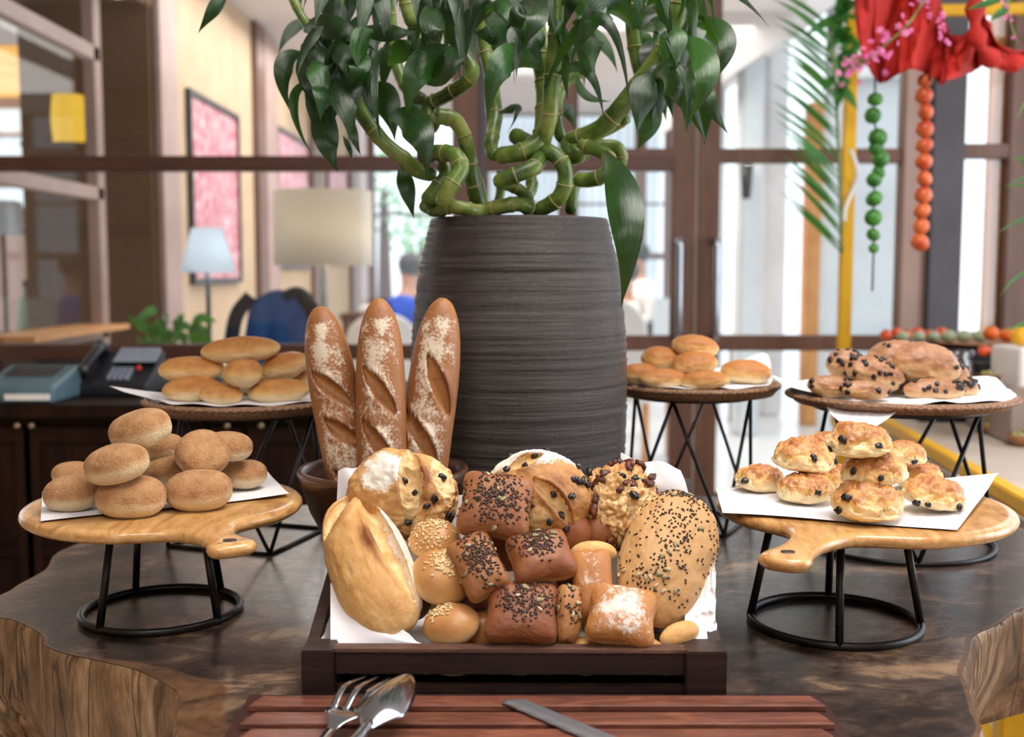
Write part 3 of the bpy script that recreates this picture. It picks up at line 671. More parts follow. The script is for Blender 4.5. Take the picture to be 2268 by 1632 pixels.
MB().tube(spline([(bx_ - .09, by_ - .09, cz + .07), (bx_ - .085, by_ - .07, cz + .085), (bx_ - .08, by_ + .05, cz + .14), (bx_ - .085, by_ + .09, cz + .135)], 5), [.025] * 4 + [.016] * 8 + [.025] * 4, 10).build('handset', M['phone'], t)
MB().ell((bx_ + .075, by_ - .035, cz + .083), .009).build('message_light', M['redbtn'], t)
for i in range(4):
    for j in range(3): MB().box(bx_ + -.01 + i * .018, bx_ + .002 + i * .018, by_ - .08 + j * .022, by_ - .066 + j * .022, cz + .05 + j * .01, cz + .066 + j * .01).build('button', M['phonegrey'], t, False)
c = PZ(50, 893, cz); bx_, by_ = c.x, c.y + .1
t = thing('card_terminal', 'blue-grey payment terminal at the far left of the counter', 'terminal', (bx_, by_, cz))
soft(MB().add(*wedge(bx_ - .12, bx_ + .1, by_ - .12, by_ + .1, cz, .05, .1)).build('body', M['terminal'], t, False), .01, 2)
MB().add(*wedge(bx_ - .09, bx_ + .06, by_ - .02, by_ + .07, cz + .075, .0, .022)).build('screen', M['phone'], t, False)
MB().box(bx_ - .04, bx_ + .09, by_ - .13, by_ - .12, cz + .012, cz + .03).build('paper_slot', M['whitecloth'], t, False)
# leafy plant behind the partition
t = thing('potted_plant', 'green leafy potted plant behind the lower rail at left', 'plant', (P(385, 800, 5.0).x, 5.0, 0))
x = t.location.x
MB().lathe([(0, 0), (.13, 0), (.17, .5), (.16, .52), (.14, .5), (0, .48)], (x, 5.0, 0), 28).build('pot', M['clay'], t)
def leafmesh(p0, p1, p2, w, twist=0, fold=.25, n=12, wave=.0, seed=0, blade=.0, view=True):
    V = []; F = []; UV = []; rg = random.Random(seed); ph = rg.random() * 6
    camv = Vector((0, 0, ZC))
    for i in range(n + 1):
        s = i / n; b = p0 * (1 - s) ** 2 + p1 * 2 * s * (1 - s) + p2 * s * s
        tg = ((p1 - p0) * (1 - s) + (p2 - p1) * s).normalized(); vd = (b - camv).normalized()
        wd = tg.cross(vd); wd = wd.normalized() if wd.length > .05 else tg.orthogonal().normalized(); nn = wd.cross(tg).normalized()
        ang = twist * (1 + .6 * s); wd2 = wd * math.cos(ang) + nn * math.sin(ang); nn2 = nn * math.cos(ang) - wd * math.sin(ang)
        pr = (math.sin(math.pi * s ** .88)) ** 1.0 * (1 - s) ** .3 * 1.22 if 0 < s < 1 else 0
        pr = max(pr, .16 * (1 - s))
        for j in range(5):
            u = (j - 2) / 2
            q = b + wd2 * (w * .5 * pr * u) + nn2 * (fold * w * .5 * pr * (abs(u) ** 1.3) + wave * w * math.sin(s * 9 + ph + u) * abs(u) * pr)
            V.append(q); UV.append((s, (u + 1) / 2))
    for i in range(n):
        for j in range(4): F.append((i * 5 + j, i * 5 + j + 1, i * 5 + j + 6, i * 5 + j + 5))
    return V, np.array(F), np.array(UV)
rg = random.Random(3)
for k in range(64):
    px = rg.uniform(275, 500); py = rg.uniform(690, 850); b0 = Vector((x + rg.uniform(-.06, .06), 5.0 + rg.uniform(-.06, .06), .55 + rg.random() * .35))
    tip = P(px, py, 5.0 + rg.uniform(-.18, .2)); mid = (b0 + tip) / 2 + Vector((0, 0, .1))
    base = mid.lerp(tip, .1) + Vector((0, 0, .02))
    V, F, UV = leafmesh(base, base.lerp(tip, .5) + Vector((0, 0, .02)), tip, .045, rg.uniform(-.6, .6), n=6, seed=k)
    mk('leaf', V, F, M['palm'], t, uv=UV)
for k in range(7):
    a = k * .9; MB().tube(spline([(x, 5.0, .45), (x + .03 * math.cos(a), 5 + .03 * math.sin(a), .75), (x + .16 * math.cos(a), 5 + .14 * math.sin(a), 1.0)], 4), .006, 6).build('stem', M['stalk'], t)
# ------------------------------------------------------------------ live-edge table
TZ = .80
def TP(px, py): v = PZ(px, py, TZ); return (v.x, v.y)
front = [(0, 1368, .2), (38, 1376, .15), (76, 1394, .15), (97, 1412, .15), (100, 1430, .15), (150, 1448, .2), (215, 1462, .6), (300, 1482, 1), (355, 1508, 1.6), (392, 1532, 1.9), (402, 1560, 2), (388, 1610, 2)]
pts = [TP(a, b) for a, b, s in front]; sap = [s for a, b, s in front]
pts += [(-.31, 1.06), (-.24, .98), (-.08, .94), (.1, .93), (.28, .95), (.38, 1.0)]; sap += [2, 1.5, 1, 1, .5, .2]
r_front = [(2168, 1632), (2160, 1580), (2146, 1530), (2132, 1490), (2140, 1462), (2148, 1440), (2152, 1412), (2180, 1395), (2215, 1380), (2268, 1345)]
pts += [TP(a, b) for a, b in r_front]; sap += [.15] * len(r_front)
pts += [(.86, 1.63), (.95, 1.75), (.985, 1.95), (.97, 2.1), (.9, 2.25), (.7, 2.33), (.45, 2.38), (.2, 2.36), (-.1, 2.34), (-.4, 2.3), (-.62, 2.2)]; sap += [.2] * 11
l_back = [(300, 1168), (215, 1188), (130, 1222), (112, 1242), (100, 1262), (40, 1295), (0, 1318)]
pts += [TP(a, b) for a, b in l_back]; sap += [.2] * 7
pts += [(-.83, 1.60), (-.84, 1.54)]; sap += [.5, .5]
# resample closed outline
oc = [Vector((p[0], p[1], s)) for p, s in zip(pts, sap)]
res = []
N0 = len(oc)
for i in range(N0):
    a, b, c, d = oc[i - 1], oc[i], oc[(i + 1) % N0], oc[(i + 2) % N0]; n = max(2, int((c - b).xy.length / .022))
    for k in range(n):
        t_ = k / n; q = .5 * ((2 * b) + (c - a) * t_ + (2 * a - 5 * b + 4 * c - d) * t_ * t_ + (3 * b - a - 3 * c + d) * t_ ** 3); res.append(q)
O = np.array([[q.x, q.y] for q in res]); S_ = np.array([max(0, q.z) for q in res]); N1 = len(O)
ctr = np.array([0.03, 1.55]); nz = fbm(np.c_[O * 9, np.zeros(N1)], 3, 5); nz2 = fbm(np.c_[O * 30, np.zeros(N1)], 2, 9)
dirn = np.roll(O, -1, 0) - np.roll(O, 1, 0); nor = np.c_[dirn[:, 1], -dirn[:, 0]]; nor /= np.linalg.norm(nor, axis=1)[:, None]
if np.mean(np.sum(nor * (O - ctr), 1)) < 0: nor = -nor
V = []; MK = []
ks = [0, .04, .1, .2, .35, .5, .65, .78, .86, .91, .95, .975, .99, 1.0]
for k in ks:
    ring_ = ctr + (O - ctr) * k
    for p, s in zip(ring_, S_): V.append((p[0], p[1], TZ)); MK.append((np.clip(1 - (1 - k) / (.05 * s + .003) * .5, 0, 1), 0, 0))
F = []
for i in range(len(ks) - 1):
    for j in range(N1): F.append((i * N1 + j, i * N1 + (j + 1) % N1, (i + 1) * N1 + (j + 1) % N1, (i + 1) * N1 + j))
tbl = thing('live_edge_table', 'thick dark wooden slab table with an irregular natural edge', 'table', (0, 1.6, 0))
mk('tabletop', V, np.array(F), M['slab'], tbl, mask=np.array(MK), smooth=True)
# side skirt
th = .23 - .05 * sst(.5, .75, O[:, 0]) + .1 * sst(-.3, -.5, O[:, 0]); lf = sst(-.6, -.75, O[:, 0]); V = []; F = []; lev = [0, .03, .09, .2, .35, .5, .68, .85, 1.0]
for li, L in enumerate(lev):
    off = .004 * sst(0, .05, L) - (.02 * L ** 1.5 + (.03 + .09 * lf) * sst(.3, 1, L)) * (1 + .4 * nz) + .014 * L * np.sin(O[:, 0] * 60 + L * 4) * .4 + .01 * sst(0, .2, L) * fbm(np.c_[O * 14, np.full(N1, L * 1.5)], 3, 3)
    p = O + nor * off[:, None]; z = TZ - .0008 - th * L * (1 + .12 * nz)
    V += [(a[0], a[1], b) for a, b in zip(p, z)]
V += [(ctr[0], ctr[1], TZ - .36)] ; cidx = len(V) - 1
for i in range(len(lev) - 1):
    for j in range(N1): F.append((i * N1 + j, i * N1 + (j + 1) % N1, (i + 1) * N1 + (j + 1) % N1, (i + 1) * N1 + j))
b0 = (len(lev) - 1) * N1
for j in range(N1): F.append((b0 + j, b0 + (j + 1) % N1, cidx))
mk('slab_edge', V, F, M['edge'], tbl)
MB().lathe([(.3, TZ - .3), (.26, .4), (.3, .2), (.4, 0)], (.05, 1.65, 0), 40, mod=lambda a, i: 1 + .08 * math.sin(3 * a + i) + .04 * math.sin(7 * a)).build('trunk_base', M['edge'], tbl)

# ------------------------------------------------------------------ stands
def tubes(name, segs, r, mat, par, n=10):
    for s in segs: MB().tube(s, r, n).build(name, mat, par)
def teak_board(c, r, hdir, hl, zt, label, name='paddle_board'):
    # outline in local (t along handle, s lateral)
    O_ = []
    a0 = math.radians(34)
    for k in range(61):
        a = a0 + (2 * math.pi - 2 * a0) * k / 60; O_.append((r * math.cos(a), r * math.sin(a)))
    hr = [(r * .91, -r * .36), (r * .985, -r * .22), (r + hl * .2, -.029), (r + hl * .42, -.0235), (r + hl * .65, -.0245), (r + hl * .84, -.0305), (r + hl * .95, -.029), (r + hl * 1.02, -.018), (r + hl * 1.04, 0)]
    sp_ = spline([(p[0], p[1], 0) for p in [O_[-1]] + hr + [(a, -b) for a, b in hr[::-1][1:]] + [O_[0]]], 4)[1:-1]
    O_ += [(p.x, p.y) for p in sp_]
    O_ = np.array(O_); n = len(O_); d = np.roll(O_, -1, 0) - np.roll(O_, 1, 0); nr = np.c_[d[:, 1], -d[:, 0]]; nr /= np.linalg.norm(nr, axis=1)[:, None]
    h = Vector(hdir).normalized(); sd = Vector((-h.y, h.x, 0)); V = []; F = []
    rings = [(-.016, 0), (-.005, -.0012), (-.0015, -.004), (0, -.009), (-.002, -.014), (-.008, -.018), (-.02, -.02)]
    for (o, z) in rings:
        for p, q in zip(O_, nr):
            w = p + q * o; V.append(Vector((c[0], c[1], zt + z)) + h * w[0] + sd * w[1])
    for i in range(len(rings) - 1):
        for j in range(n): F.append((i * n + j, (i + 1) * n + j, (i + 1) * n + (j + 1) % n, i * n + (j + 1) % n))
    F.append(tuple(range(n))); F.append(tuple(range((len(rings) - 1) * n, len(rings) * n))[::-1])
    t = thing(name, label, 'serving board', (c[0], c[1], zt - .02)); o = mk('board', V, F, M['board'], t, False)
    for p in o.data.polygons: p.use_smooth = len(p.vertices) < 6
    hc = Vector((c[0], c[1], zt + .0006)) + h * (r + hl * .82)
    MB().lathe([(0, 0), (.004, 0), (.0055, .0006), (.006, -.002)], hc, 16, mod=lambda a, i: 1 + .5 * abs(math.cos(a))).build('hanging_hole', M['mahogdark'], t)
    return t
def ringstand(px_l, px_r, py_c, legs, zt, label, rt=.0055):
    c = PZ((px_l + px_r) / 2, py_c, TZ + rt); r = (px_r - px_l) / 2 * mpp(c.y) - rt
    t = thing('plate_stand', label, 'stand', (c.x, c.y, TZ))
    MB().tube(ring((c.x, c.y, TZ + rt), r), rt, 10, True).build('base_ring', M['iron'], t)
    MB().tube(ring((c.x, c.y, zt - rt), r * .78), rt * .9, 10, True).build('top_ring', M['iron'], t)
    for a in legs:
        d = Vector((math.cos(a), math.sin(a), 0)); MB().tube([Vector((c.x, c.y, TZ + rt)) + d * r, Vector((c.x, c.y, zt - rt)) + d * r * .78], rt, 10).build('leg', M['iron'], t)
    return c, r
zt = .962
cl, rl = ringstand(178, 540, 1347, [math.radians(a) for a in (-120, -30, 56, 128)], zt - .021, 'black iron ring stand under the left paddle board of crumb-coated rolls')
cr_, rr_ = ringstand(1652, 2043, 1371, [math.radians(a) for a in (-103, -12, 78, 172)], zt - .021, 'black iron ring stand under the right paddle board of cheese rolls')
bl = PZ(366, 1108, zt); teak_board((bl.x, bl.y, 0), .194, PZ(535, 1213, zt) - PZ(366, 1108, zt), .108, zt, 'round teak paddle board with handle, left side, holding crumb-coated rolls')
br = PZ(1909, 1113, zt); teak_board((br.x, br.y, 0), .205, PZ(1722, 1238, zt) - PZ(1909, 1113, zt), .15, zt, 'round teak paddle board with handle, right side, holding cheese and olive rolls')
def sheet(name, corners, label, n=24, wave=.002, seed=0, curl=None, curlh=.02):
    A, B, C, D = [Vector(q) for q in corners]
    def f(u, v):
        p = (A * (1 - u) + B * u) * (1 - v) + (D * (1 - u) + C * u) * v
        w = wave * (math.sin(u * 7 + seed) + math.sin(v * 9 + seed * 2 + u * 4)) * .5 + wave
        if curl:
            for (cu, cv, hh) in curl: w += hh * max(0, 1 - math.hypot(u - cu, v - cv) / .45) ** 2
        return p + Vector((0, 0, w))
    o = MB().grid(f, n, n).build(name, M['paper'], None, True, loc=(A + B + C + D) / 4); tag(o, label, 'paper'); return o
zp = zt + .0012
sheet('parchment_sheet', (PZ(90, 1156, zp), PZ(642, 1100, zp), PZ(592, 1046, zp), PZ(94, 1090, zp)), 'white parchment sheet under the crumb-coated rolls', wave=.0012, curl=[(1, 0, .004)])
sheet('parchment_sheet', (PZ(1600, 1138, zp), PZ(2120, 1176, zp), P(2212, 1058, 1.68), PZ(1586, 1085, zp)), 'white parchment sheet under the cheese rolls, right corner lifted', wave=.0015, curl=[(1, .9, .008)])

def wicker_plate(c, r, label, lip=.012):
    t = thing('wicker_plate', label, 'plate', c); mb = MB(); prof = [(0, .004)]
    nr = 16
    for i in range(nr):
        r0 = r * (i + .15) / nr * .93; r1 = r * (i + .55) / nr * .93; prof += [(r0, .0035), (r1, .0062)]
    prof += [(r * .93, .004), (r * .955, .012), (r * .985, lip + .004), (r, lip), (r * .995, lip - .007), (r * .97, 0.0), (r * .93, -.007), (0, -.007)]
    mb.lathe(prof, c, 120, mod=lambda a, i: 1 + (.004 * math.sin(a * 60 + (i % 2) * 1.6) if i > 2 * nr else .002 * math.sin(a * 40 + i))); mb.build('woven_disc', M['wicker'], t)
    b = MB(); pts = []
    for k in range(360):
        a = 2 * math.pi * k / 360; q = r * 1.0 + .0025 * math.cos(a * 80) * .5; pts.append((c[0] + q * math.cos(a), c[1] + q * math.sin(a), c[2] + lip - .002 + .0012 * math.sin(a * 80)))
    b.tube(pts, .0036, 6, True); b.build('braided_rim', M['wicker'], t); return t
def wirestand(c, r, z1, n, phase, label, rb=None, rw=.0035, hook=False):
    rb = rb or r; t = thing('wire_stand', label, 'stand', (c[0], c[1], TZ))
    top = [Vector((c[0] + r * math.cos(phase + math.pi / n + 2 * math.pi * k / n), c[1] + r * math.sin(phase + math.pi / n + 2 * math.pi * k / n), z1 - rw)) for k in range(n)]
    bot = [Vector((c[0] + rb * math.cos(phase + 2 * math.pi * k / n), c[1] + rb * math.sin(phase + 2 * math.pi * k / n), TZ + rw)) for k in range(n)]
    MB().tube(ring((c[0], c[1], z1 - rw), r, 48), rw, 8, True).build('top_ring', M['iron'], t)
    MB().tube(ring((c[0], c[1], TZ + rw), rb, 48) if hook else sum([[bot[k].lerp(bot[(k + 1) % n], j / 4) for j in range(4)] for k in range(n)], []), rw, 8, True).build('base_ring', M['iron'], t)
    for k in range(n):
        MB().tube([bot[k], top[k]], rw, 8).build('strut', M['iron'], t); MB().tube([bot[k], top[k - 1]], rw, 8).build('strut', M['iron'], t)
    return t
# rear left
zr = 1.048; prl = PZ(545, 893, zr); prl = Vector((P(545, 893, 2.0).x, 2.0, zr))
wicker_plate((prl.x, prl.y, zr), .178, 'round woven wicker plate of pale oval rolls, rear left', .012)
fl = PZ(598, 1232, TZ); wirestand((prl.x, prl.y), .135, zr - .008, 4, math.atan2(fl.y - prl.y, fl.x - prl.x), 'black wire stand with crossing struts under the rear left wicker plate', rb=(Vector((fl.x, fl.y)) - Vector((prl.x, prl.y))).length)
# rear centre
pc = P(1532, 868, 2.13); zc_ = 1.062
wicker_plate((pc.x, pc.y, zc_), .165, 'round woven wicker plate of golden rolls beside the tall dark pot', .012)
wirestand((pc.x, pc.y), .115, zc_ - .008, 4, -1.25, 'black wire stand with crossing struts behind the dark pot', rb=.135)
# rear right
prr = P(1992, 890, 1.97); zq = 1.062
wicker_plate((prr.x, prr.y, zq), .196, 'large woven wicker plate of chocolate chip buns, rear right', .008)
fr_ = PZ(2033, 1255, TZ); wirestand((prr.x, prr.y), .15, zq - .009, 4, math.atan2(fr_.y - prr.y, fr_.x - prr.x), 'black wire stand with crossing struts under the chocolate bun plate', rb=(Vector((fr_.x, fr_.y)) - Vector((prr.x, prr.y))).length, rw=.0042, hook=True)
def nap(c, r, z, label, pts, seed):
    # irregular paper on a plate: pts = list of (angle, radius factor, lift)
    n = 72; V = [(c[0], c[1], z)]; F = []; pts = sorted(pts)
    an = np.array([p[0] for p in pts] + [pts[0][0] + 360]); ra = np.array([p[1] for p in pts] + [pts[0][1]]); li = np.array([p[2] for p in pts] + [pts[0][2]])
    lv = [.3, .6, .8, .92, 1.0]
    for L in lv:
        for k in range(n):
            a = k * 360 / n; aa = a if a >= an[0] else a + 360
            rf = np.interp(aa, an, ra); lf = np.interp(aa, an, li); q = r * rf * L
            V.append((c[0] + q * math.cos(math.radians(a)), c[1] + q * math.sin(math.radians(a)), z + lf * L ** 4 + .002 * math.sin(k * .9 + seed) * L))
    for k in range(n): F.append((0, 1 + k, 1 + (k + 1) % n))
    for i in range(len(lv) - 1):
        for k in range(n): F.append((1 + i * n + k, 1 + (i + 1) * n + k, 1 + (i + 1) * n + (k + 1) % n, 1 + i * n + (k + 1) % n))
    tag(mk('parchment_sheet', V, F, M['paper'], None, loc=(c[0], c[1], z)), label, 'paper')
nap(prl, .178, zr + .016, 'white parchment on the rear left wicker plate, corner sticking out at left', [(0, .9, 0), (45, .95, 0), (90, .8, 0), (135, .9, .005), (178, .9, .002), (186, 1.42, .022), (195, .9, 0), (235, .85, 0), (270, .72, -.002), (315, .92, 0)], 1)
nap(pc, .165, zc_ + .016, 'white parchment on the wicker plate beside the dark pot, back corner raised', [(0, .9, .01), (28, 1.12, .05), (50, .85, .02), (90, .8, 0), (135, .95, 0), (180, .85, 0), (225, .95, 0), (270, .75, 0), (315, .95, 0)], 2)
nap(prr, .196, zq + .012, 'white parchment under the chocolate chip buns, one corner drooping in front', [(5, 1.02, .006), (22, 1.12, .02), (45, .9, .01), (90, .8, 0), (150, 1.0, .01), (170, 1.15, .025), (205, .9, .0), (237, 1.22, -.05), (252, .93, -.004), (275, .85, .002), (290, .8, 0), (320, .95, -.002), (345, .98, 0)], 3)

# ------------------------------------------------------------------ pot with lucky bamboo
PX_, PY_ = .012, 1.93
rimz = P(1144, 478, 1.80).z
hp = rimz - TZ
prof_px = [(478, 192), (490, 197), (560, 212), (605, 222), (700, 232), (780, 238), (870, 240), (960, 239), (1040, 236), (1150, 228), (1260, 214), (1330, 200)]
prof = []
for py, hw in prof_px:
    z = P(CX, py, PY_ - .12).z; prof.append((hw * PY_ / FPX, max(z, TZ)))
prof = [(r_, z) for r_, z in prof if z > TZ + .004] + [(prof[-1][0] * .93, TZ)]
sp_ = spline([(a, b, 0) for a, b in prof], 14); fine = []
for i, p in enumerate(sp_):
    gv = math.sin(p.y * 520) * .0006 + math.sin(p.y * 233 + 1) * .0005 + .0006 * math.sin(p.y * 911)
    zg = P(CX, 603, PY_ - .15).z
    gv -= .003 * math.exp(-((p.y - zg) / .003) ** 2)
    fine.append((p.x + gv, p.y))
rt = fine[0][0]
top = [(0, rimz - .04), (rt * .9, rimz - .04), (rt * .93, rimz - .004), (rt * .955, rimz + .001), (rt * .985, rimz - .001)]
bam = thing('potted_bamboo', 'tall dark ribbed pot of curly lucky bamboo at the centre of the table', 'potted plant', (PX_, PY_, TZ))
MB().lathe(top[1:] + fine + [(0, TZ)], (PX_, PY_, 0), 96, mod=lambda a, i: 1 + .0015 * math.sin(3 * a + i * .05)).build('pot', M['pot'], bam)
MB().lathe([(0, rimz - .012), (rt * .5, rimz - .010), (rt * .93, rimz - .014)], (PX_, PY_, 0), 32).build('soil', M['soil'], bam)
def stalk(pl, w, yo, nodes=46):
    """pl: photo points, yo: offsets in depth, w: thickness in photo px"""
    ps = [P(a, b, PY_ + y) for (a, b), y in zip(pl, yo)]; c = spline(ps, 7); rad = w / 2 * PY_ / FPX
    L = [0]
    for i in range(1, len(c)): L.append(L[-1] + (c[i] - c[i - 1]).length)
    step = nodes * PY_ / FPX; rr = []
    for l in L:
        ph = (l / step) % 1; rr.append(rad * (1 + .10 * math.exp(-(min(ph, 1 - ph) / .09) ** 2)))
    rr[0] *= .45; rr[1] *= .85
    o = MB().tube(c, rr, 12).build('stalk', M['stalk'], bam)
    k = 1
    for i in range(1, len(L) - 1):
        if L[i] > k * step:
            tdir = (c[i + 1] - c[i - 1]).normalized(); MB().tube([c[i] - tdir * .0009, c[i] + tdir * .0009], rad * 1.125, 12).build('node_ring', M['node'], o); k += 1
    return o, c
ST = []
def S(pl, w, yo=None, nodes=46): 
    yo = yo or [0] * len(pl); ST.append(stalk(pl, w, yo, nodes))
S([(1262, 475), (1268, 420), (1272, 395)], 30, [.02, .02, .03], 60)
S([(1272, 398), (1310, 398), (1342, 385), (1350, 358), (1330, 335), (1285, 322)], 32, [-.02, -.04, -.05, -.04, -.02, 0], 60)
S([(1285, 322), (1275, 345), (1262, 318), (1330, 285), (1385, 225), (1432, 165), (1470, 110), (1500, 40), (1530, -80)], 42, [0, .01, .03, 0, -.02, -.03, -.04, -.04, -.05], 90)
S([(1425, 185), (1410, 130), (1400, 60), (1395, -60)], 30, [.0, .0, 0, 0], 80)
S([(1185, 470), (1235, 440), (1252, 395), (1238, 352), (1190, 325), (1140, 300)], 34, [-.05, -.07, -.08, -.08, -.06, -.02])
S([(1098, 346), (1150, 338), (1195, 310), (1205, 250), (1205, 180), (1190, 90), (1185, -60)], 38, [-.06, -.08, -.07, -.05, -.03, -.02, 0], 60)
S([(1098, 350), (1088, 320), (1098, 250), (1085, 160), (1070, 80), (1062, -60)], 30, [-.06, -.03, .02, .03, .04, .04], 70)
S([(1095, 405), (1140, 388), (1180, 372), (1192, 352), (1175, 340)], 34, [-.1, -.11, -.1, -.08, -.06])
S([(1100, 402), (1140, 415), (1165, 435), (1175, 470)], 26, [-.08, -.06, -.05, -.05])
S([(1165, 440), (1178, 415), (1172, 385), (1150, 375)], 26, [-.02, 0, .02, .04])
S([(1245, 300), (1260, 345), (1275, 350), (1300, 340)], 26, [.06, .05, .05, .05])
S([(1060, 470), (1110, 458), (1150, 452), (1180, 466)], 32, [-.04, -.07, -.07, -.05], 42)
S([(1065, 470), (1045, 400), (1035, 330), (1010, 270), (965, 256)], 34, [0, -.02, -.04, -.05, -.06], 56)
S([(1078, 475), (1066, 420), (1050, 370)], 20, [.03, .03, .02], 70)
S([(965, 256), (955, 280), (950, 235), (990, 210), (1035, 180), (1045, 150), (1010, 90), (1000, -60)], 32, [-.02, 0, .02, 0, -.02, -.02, 0, 0], 52)
S([(950, 470), (1000, 458), (1045, 466), (1070, 470)], 30, [-.08, -.1, -.09, -.05])
S([(940, 452), (970, 415), (990, 385), (975, 345), (940, 338)], 34, [-.1, -.1, -.09, -.06, -.03], 50)
S([(975, 455), (1000, 410), (1020, 375), (1008, 345), (970, 338), (935, 345)], 34, [-.14, -.15, -.14, -.13, -.1, -.08], 50)
S([(930, 452), (960, 466), (985, 468)], 24, [-.06, -.06, -.05])
S([(965, 388), (925, 378), (895, 352), (850, 315), (800, 250), (770, 180), (755, 90), (740, -60)], 32, [-.04, -.05, -.06, -.06, -.06, -.06, -.05, -.05], 80)
S([(945, 225), (905, 200), (880, 150), (870, 90), (855, -60)], 28, [.06, .06, .08, .1, .1], 60)
S([(915, 60), (900, 10), (890, -60)], 30, [-.04, -.04, -.04])
S([(700, 85), (670, 40), (640, -20), (620, -60)], 20, [-.02, 0, 0, 0], 90)
S([(1196, 335), (1216, 262), (1222, 180), (1232, 80), (1240, -60)], 34, [-.06, -.09, -.1, -.1, -.09], 80)
S([(1095, 470), (1108, 430), (1110, 380)], 22, [.08, .08, .08], 60)
S([(1244, 315), (1232, 255), (1245, 190), (1300, 150)], 28, [.05, .05, .07, .08], 60)
S([(1320, 300), (1355, 285), (1390, 262)], 22, [.02, .02, .0], 60)
S([(1340, 390), (1375, 360), (1365, 325), (1310, 325)], 28, [.06, .06, .05, .05], 60)
allc = [(o, p) for o, c in ST for p in c]
def nearest(p): return min(allc, key=lambda q: (q[1] - p).length_squared)[0]
LF = [  # base, mid, tip, width, depth offset, twist
 ((508, -25), (474, 22), (437, 76), 30, -.05, .3), ((672, 118), (628, 155), (645, 252), 42, -.08, .2), ((695, 180), (652, 235), (698, 355), 24, -.1, .5),
 ((672, 95), (698, 170), (726, 258), 66, -.12, .1), ((672, 70), (740, 60), (835, 115), 50, -.14, .2), ((700, 120), (690, 180), (735, 262), 50, -.06, .3),
 ((745, 138), (795, 140), (757, 212), 48, -.18, .2), ((720, 215), (722, 300), (749, 382), 54, -.14, .1), ((775, 250), (785, 300), (800, 345), 22, -.12, .4),
 ((845, 105), (832, 200), (848, 328), 20, -.2, .6), ((1036, 130), (935, 150), (904, 270), 62, -.2, .1), ((912, 72), (965, 150), (1034, 122), 74, -.18, -.1),
 ((858, 262), (925, 285), (946, 402), 62, -.22, .1), ((888, 362), (903, 420), (917, 486), 38, -.05, .2), ((1198, 155), (1115, 140), (1080, 278), 56, -.24, .1),
 ((1402, 66), (1335, 15), (1262, 145), 54, -.2, .2), ((1205, 195), (1330, 40), (1396, 255), 26, -.22, .2), ((1228, 172), (1300, 155), (1338, 272), 24, -.18, .3),
 ((1502, 80), (1565, 150), (1524, 268), 50, -.26, .05), ((1548, 36), (1612, 90), (1572, 190), 38, -.16, .2), ((1530, 140), (1560, 210), (1614, 298), 46, -.15, .1),
 ((1446, 178), (1500, 190), (1566, 322), 54, -.18, .1), ((1442, 195), (1438, 270), (1411, 332), 50, -.08, .1), ((1420, 205), (1505, 150), (1533, 392), 16, -.2, .4),
 ((1338, 335), (1388, 480), (1374, 684), 66, -.3, .0), ((1500, 45), (1580, -35), (1706, 62), 28, -.12, .4), ((1240, 5), (1310, 20), (1279, 115), 60, -.2, .2),
 ((1150, 5), (1190, 30), (1146, 118), 46, -.22, .2), ((1120, 0), (1095, 70), (1040, 65), 50, -.2, .2), ((985, 0), (960, 50), (978, 100), 52, -.24, .1),
 ((1130, 60), (1180, 90), (1100, 150), 54, -.1, .3), ((1410, 0), (1430, 40), (1462, 70), 60, -.1, .2), ((1420, 70), (1460, 60), (1488, 110), 24, -.24, .5),
 ((800, 60), (860, 70), (928, 68), 40, -.12, .4), ((860, 145), (890, 110), (925, 92), 44, -.1, .1), ((740, 20), (720, 90), (752, 130), 56, -.1, .3),
 ((1300, -10), (1330, 20), (1362, 45), 26, -.05, .4), ((1240, 60), (1255, 100), (1248, 130), 36, -.05, .3), ((1280, 165), (1300, 210), (1356, 224), 22, -.02, .4),
 ((790, 190), (812, 260), (835, 320), 40, -.02, .2), ((812, 110), (800, 200), (862, 262), 40, -.03, .4), ((690, 200), (705, 250), (722, 330), 44, -.05, .4),
 ((905, 215), (940, 280), (935, 330), 40, .08, .2), ((1085, 170), (1120, 60), (1140, 190), 40, .05, .4), ((1105, 250), (1150, 240), (1120, 300), 40, -.02, .9),
 ((1250, 240), (1262, 250), (1272, 288), 30, .04, .2), ((1075, 30), (1120, 20), (1160, 130), 30, -.15, .5), ((760, 300), (775, 330), (780, 352), 14, -.1, .5),
 ((720, 130), (760, 110), (800, 160), 60, -.03, .3), ((1490, 60), (1545, 60), (1600, 122), 30, -.05, .6)]
for i, (a, m_, b, w, yo, tw) in enumerate(LF):
    p0, p2 = P(*a, PY_ + yo * .5), P(*b, PY_ + yo); pm = P(*m_, PY_ + yo * 1.1); p1 = pm * 2 - (p0 + p2) / 2
    V, F, UV = leafmesh(p0, p1, p2, w * 1.0 * PY_ / FPX, tw, .3, 16, .05, i)
    mk('leaf', V, F, M['leafb'] if i % 4 == 2 else M['leaf'], nearest(p0), uv=UV)
rg = random.Random(23)
for k in range(46):
    L_ = k < 28; bx = rg.uniform(685, 860) if L_ else rg.uniform(1430, 1550); by = rg.uniform(40, 190); yo = rg.uniform(-.2, .1)
    p0 = P(bx, by, PY_ + yo); dx = rg.uniform(-45, 50) if L_ else rg.uniform(-40, 50); dy = rg.uniform(80, 150)
    p2 = P(bx + dx, by + dy, PY_ + yo - .04); pm = P(bx + dx * .7 + rg.uniform(-10, 10), by + dy * .35, PY_ + yo - .03); p1 = pm * 2 - (p0 + p2) / 2
    V, F, UV = leafmesh(p0, p1, p2, rg.uniform(34, 58) * PY_ / FPX, rg.uniform(-.6, .6), .3, 14, .05, 300 + k)
    mk('leaf', V, F, M['leafb'] if k % 5 == 0 else M['leaf'], nearest(p0), uv=UV)
rg = random.Random(11)
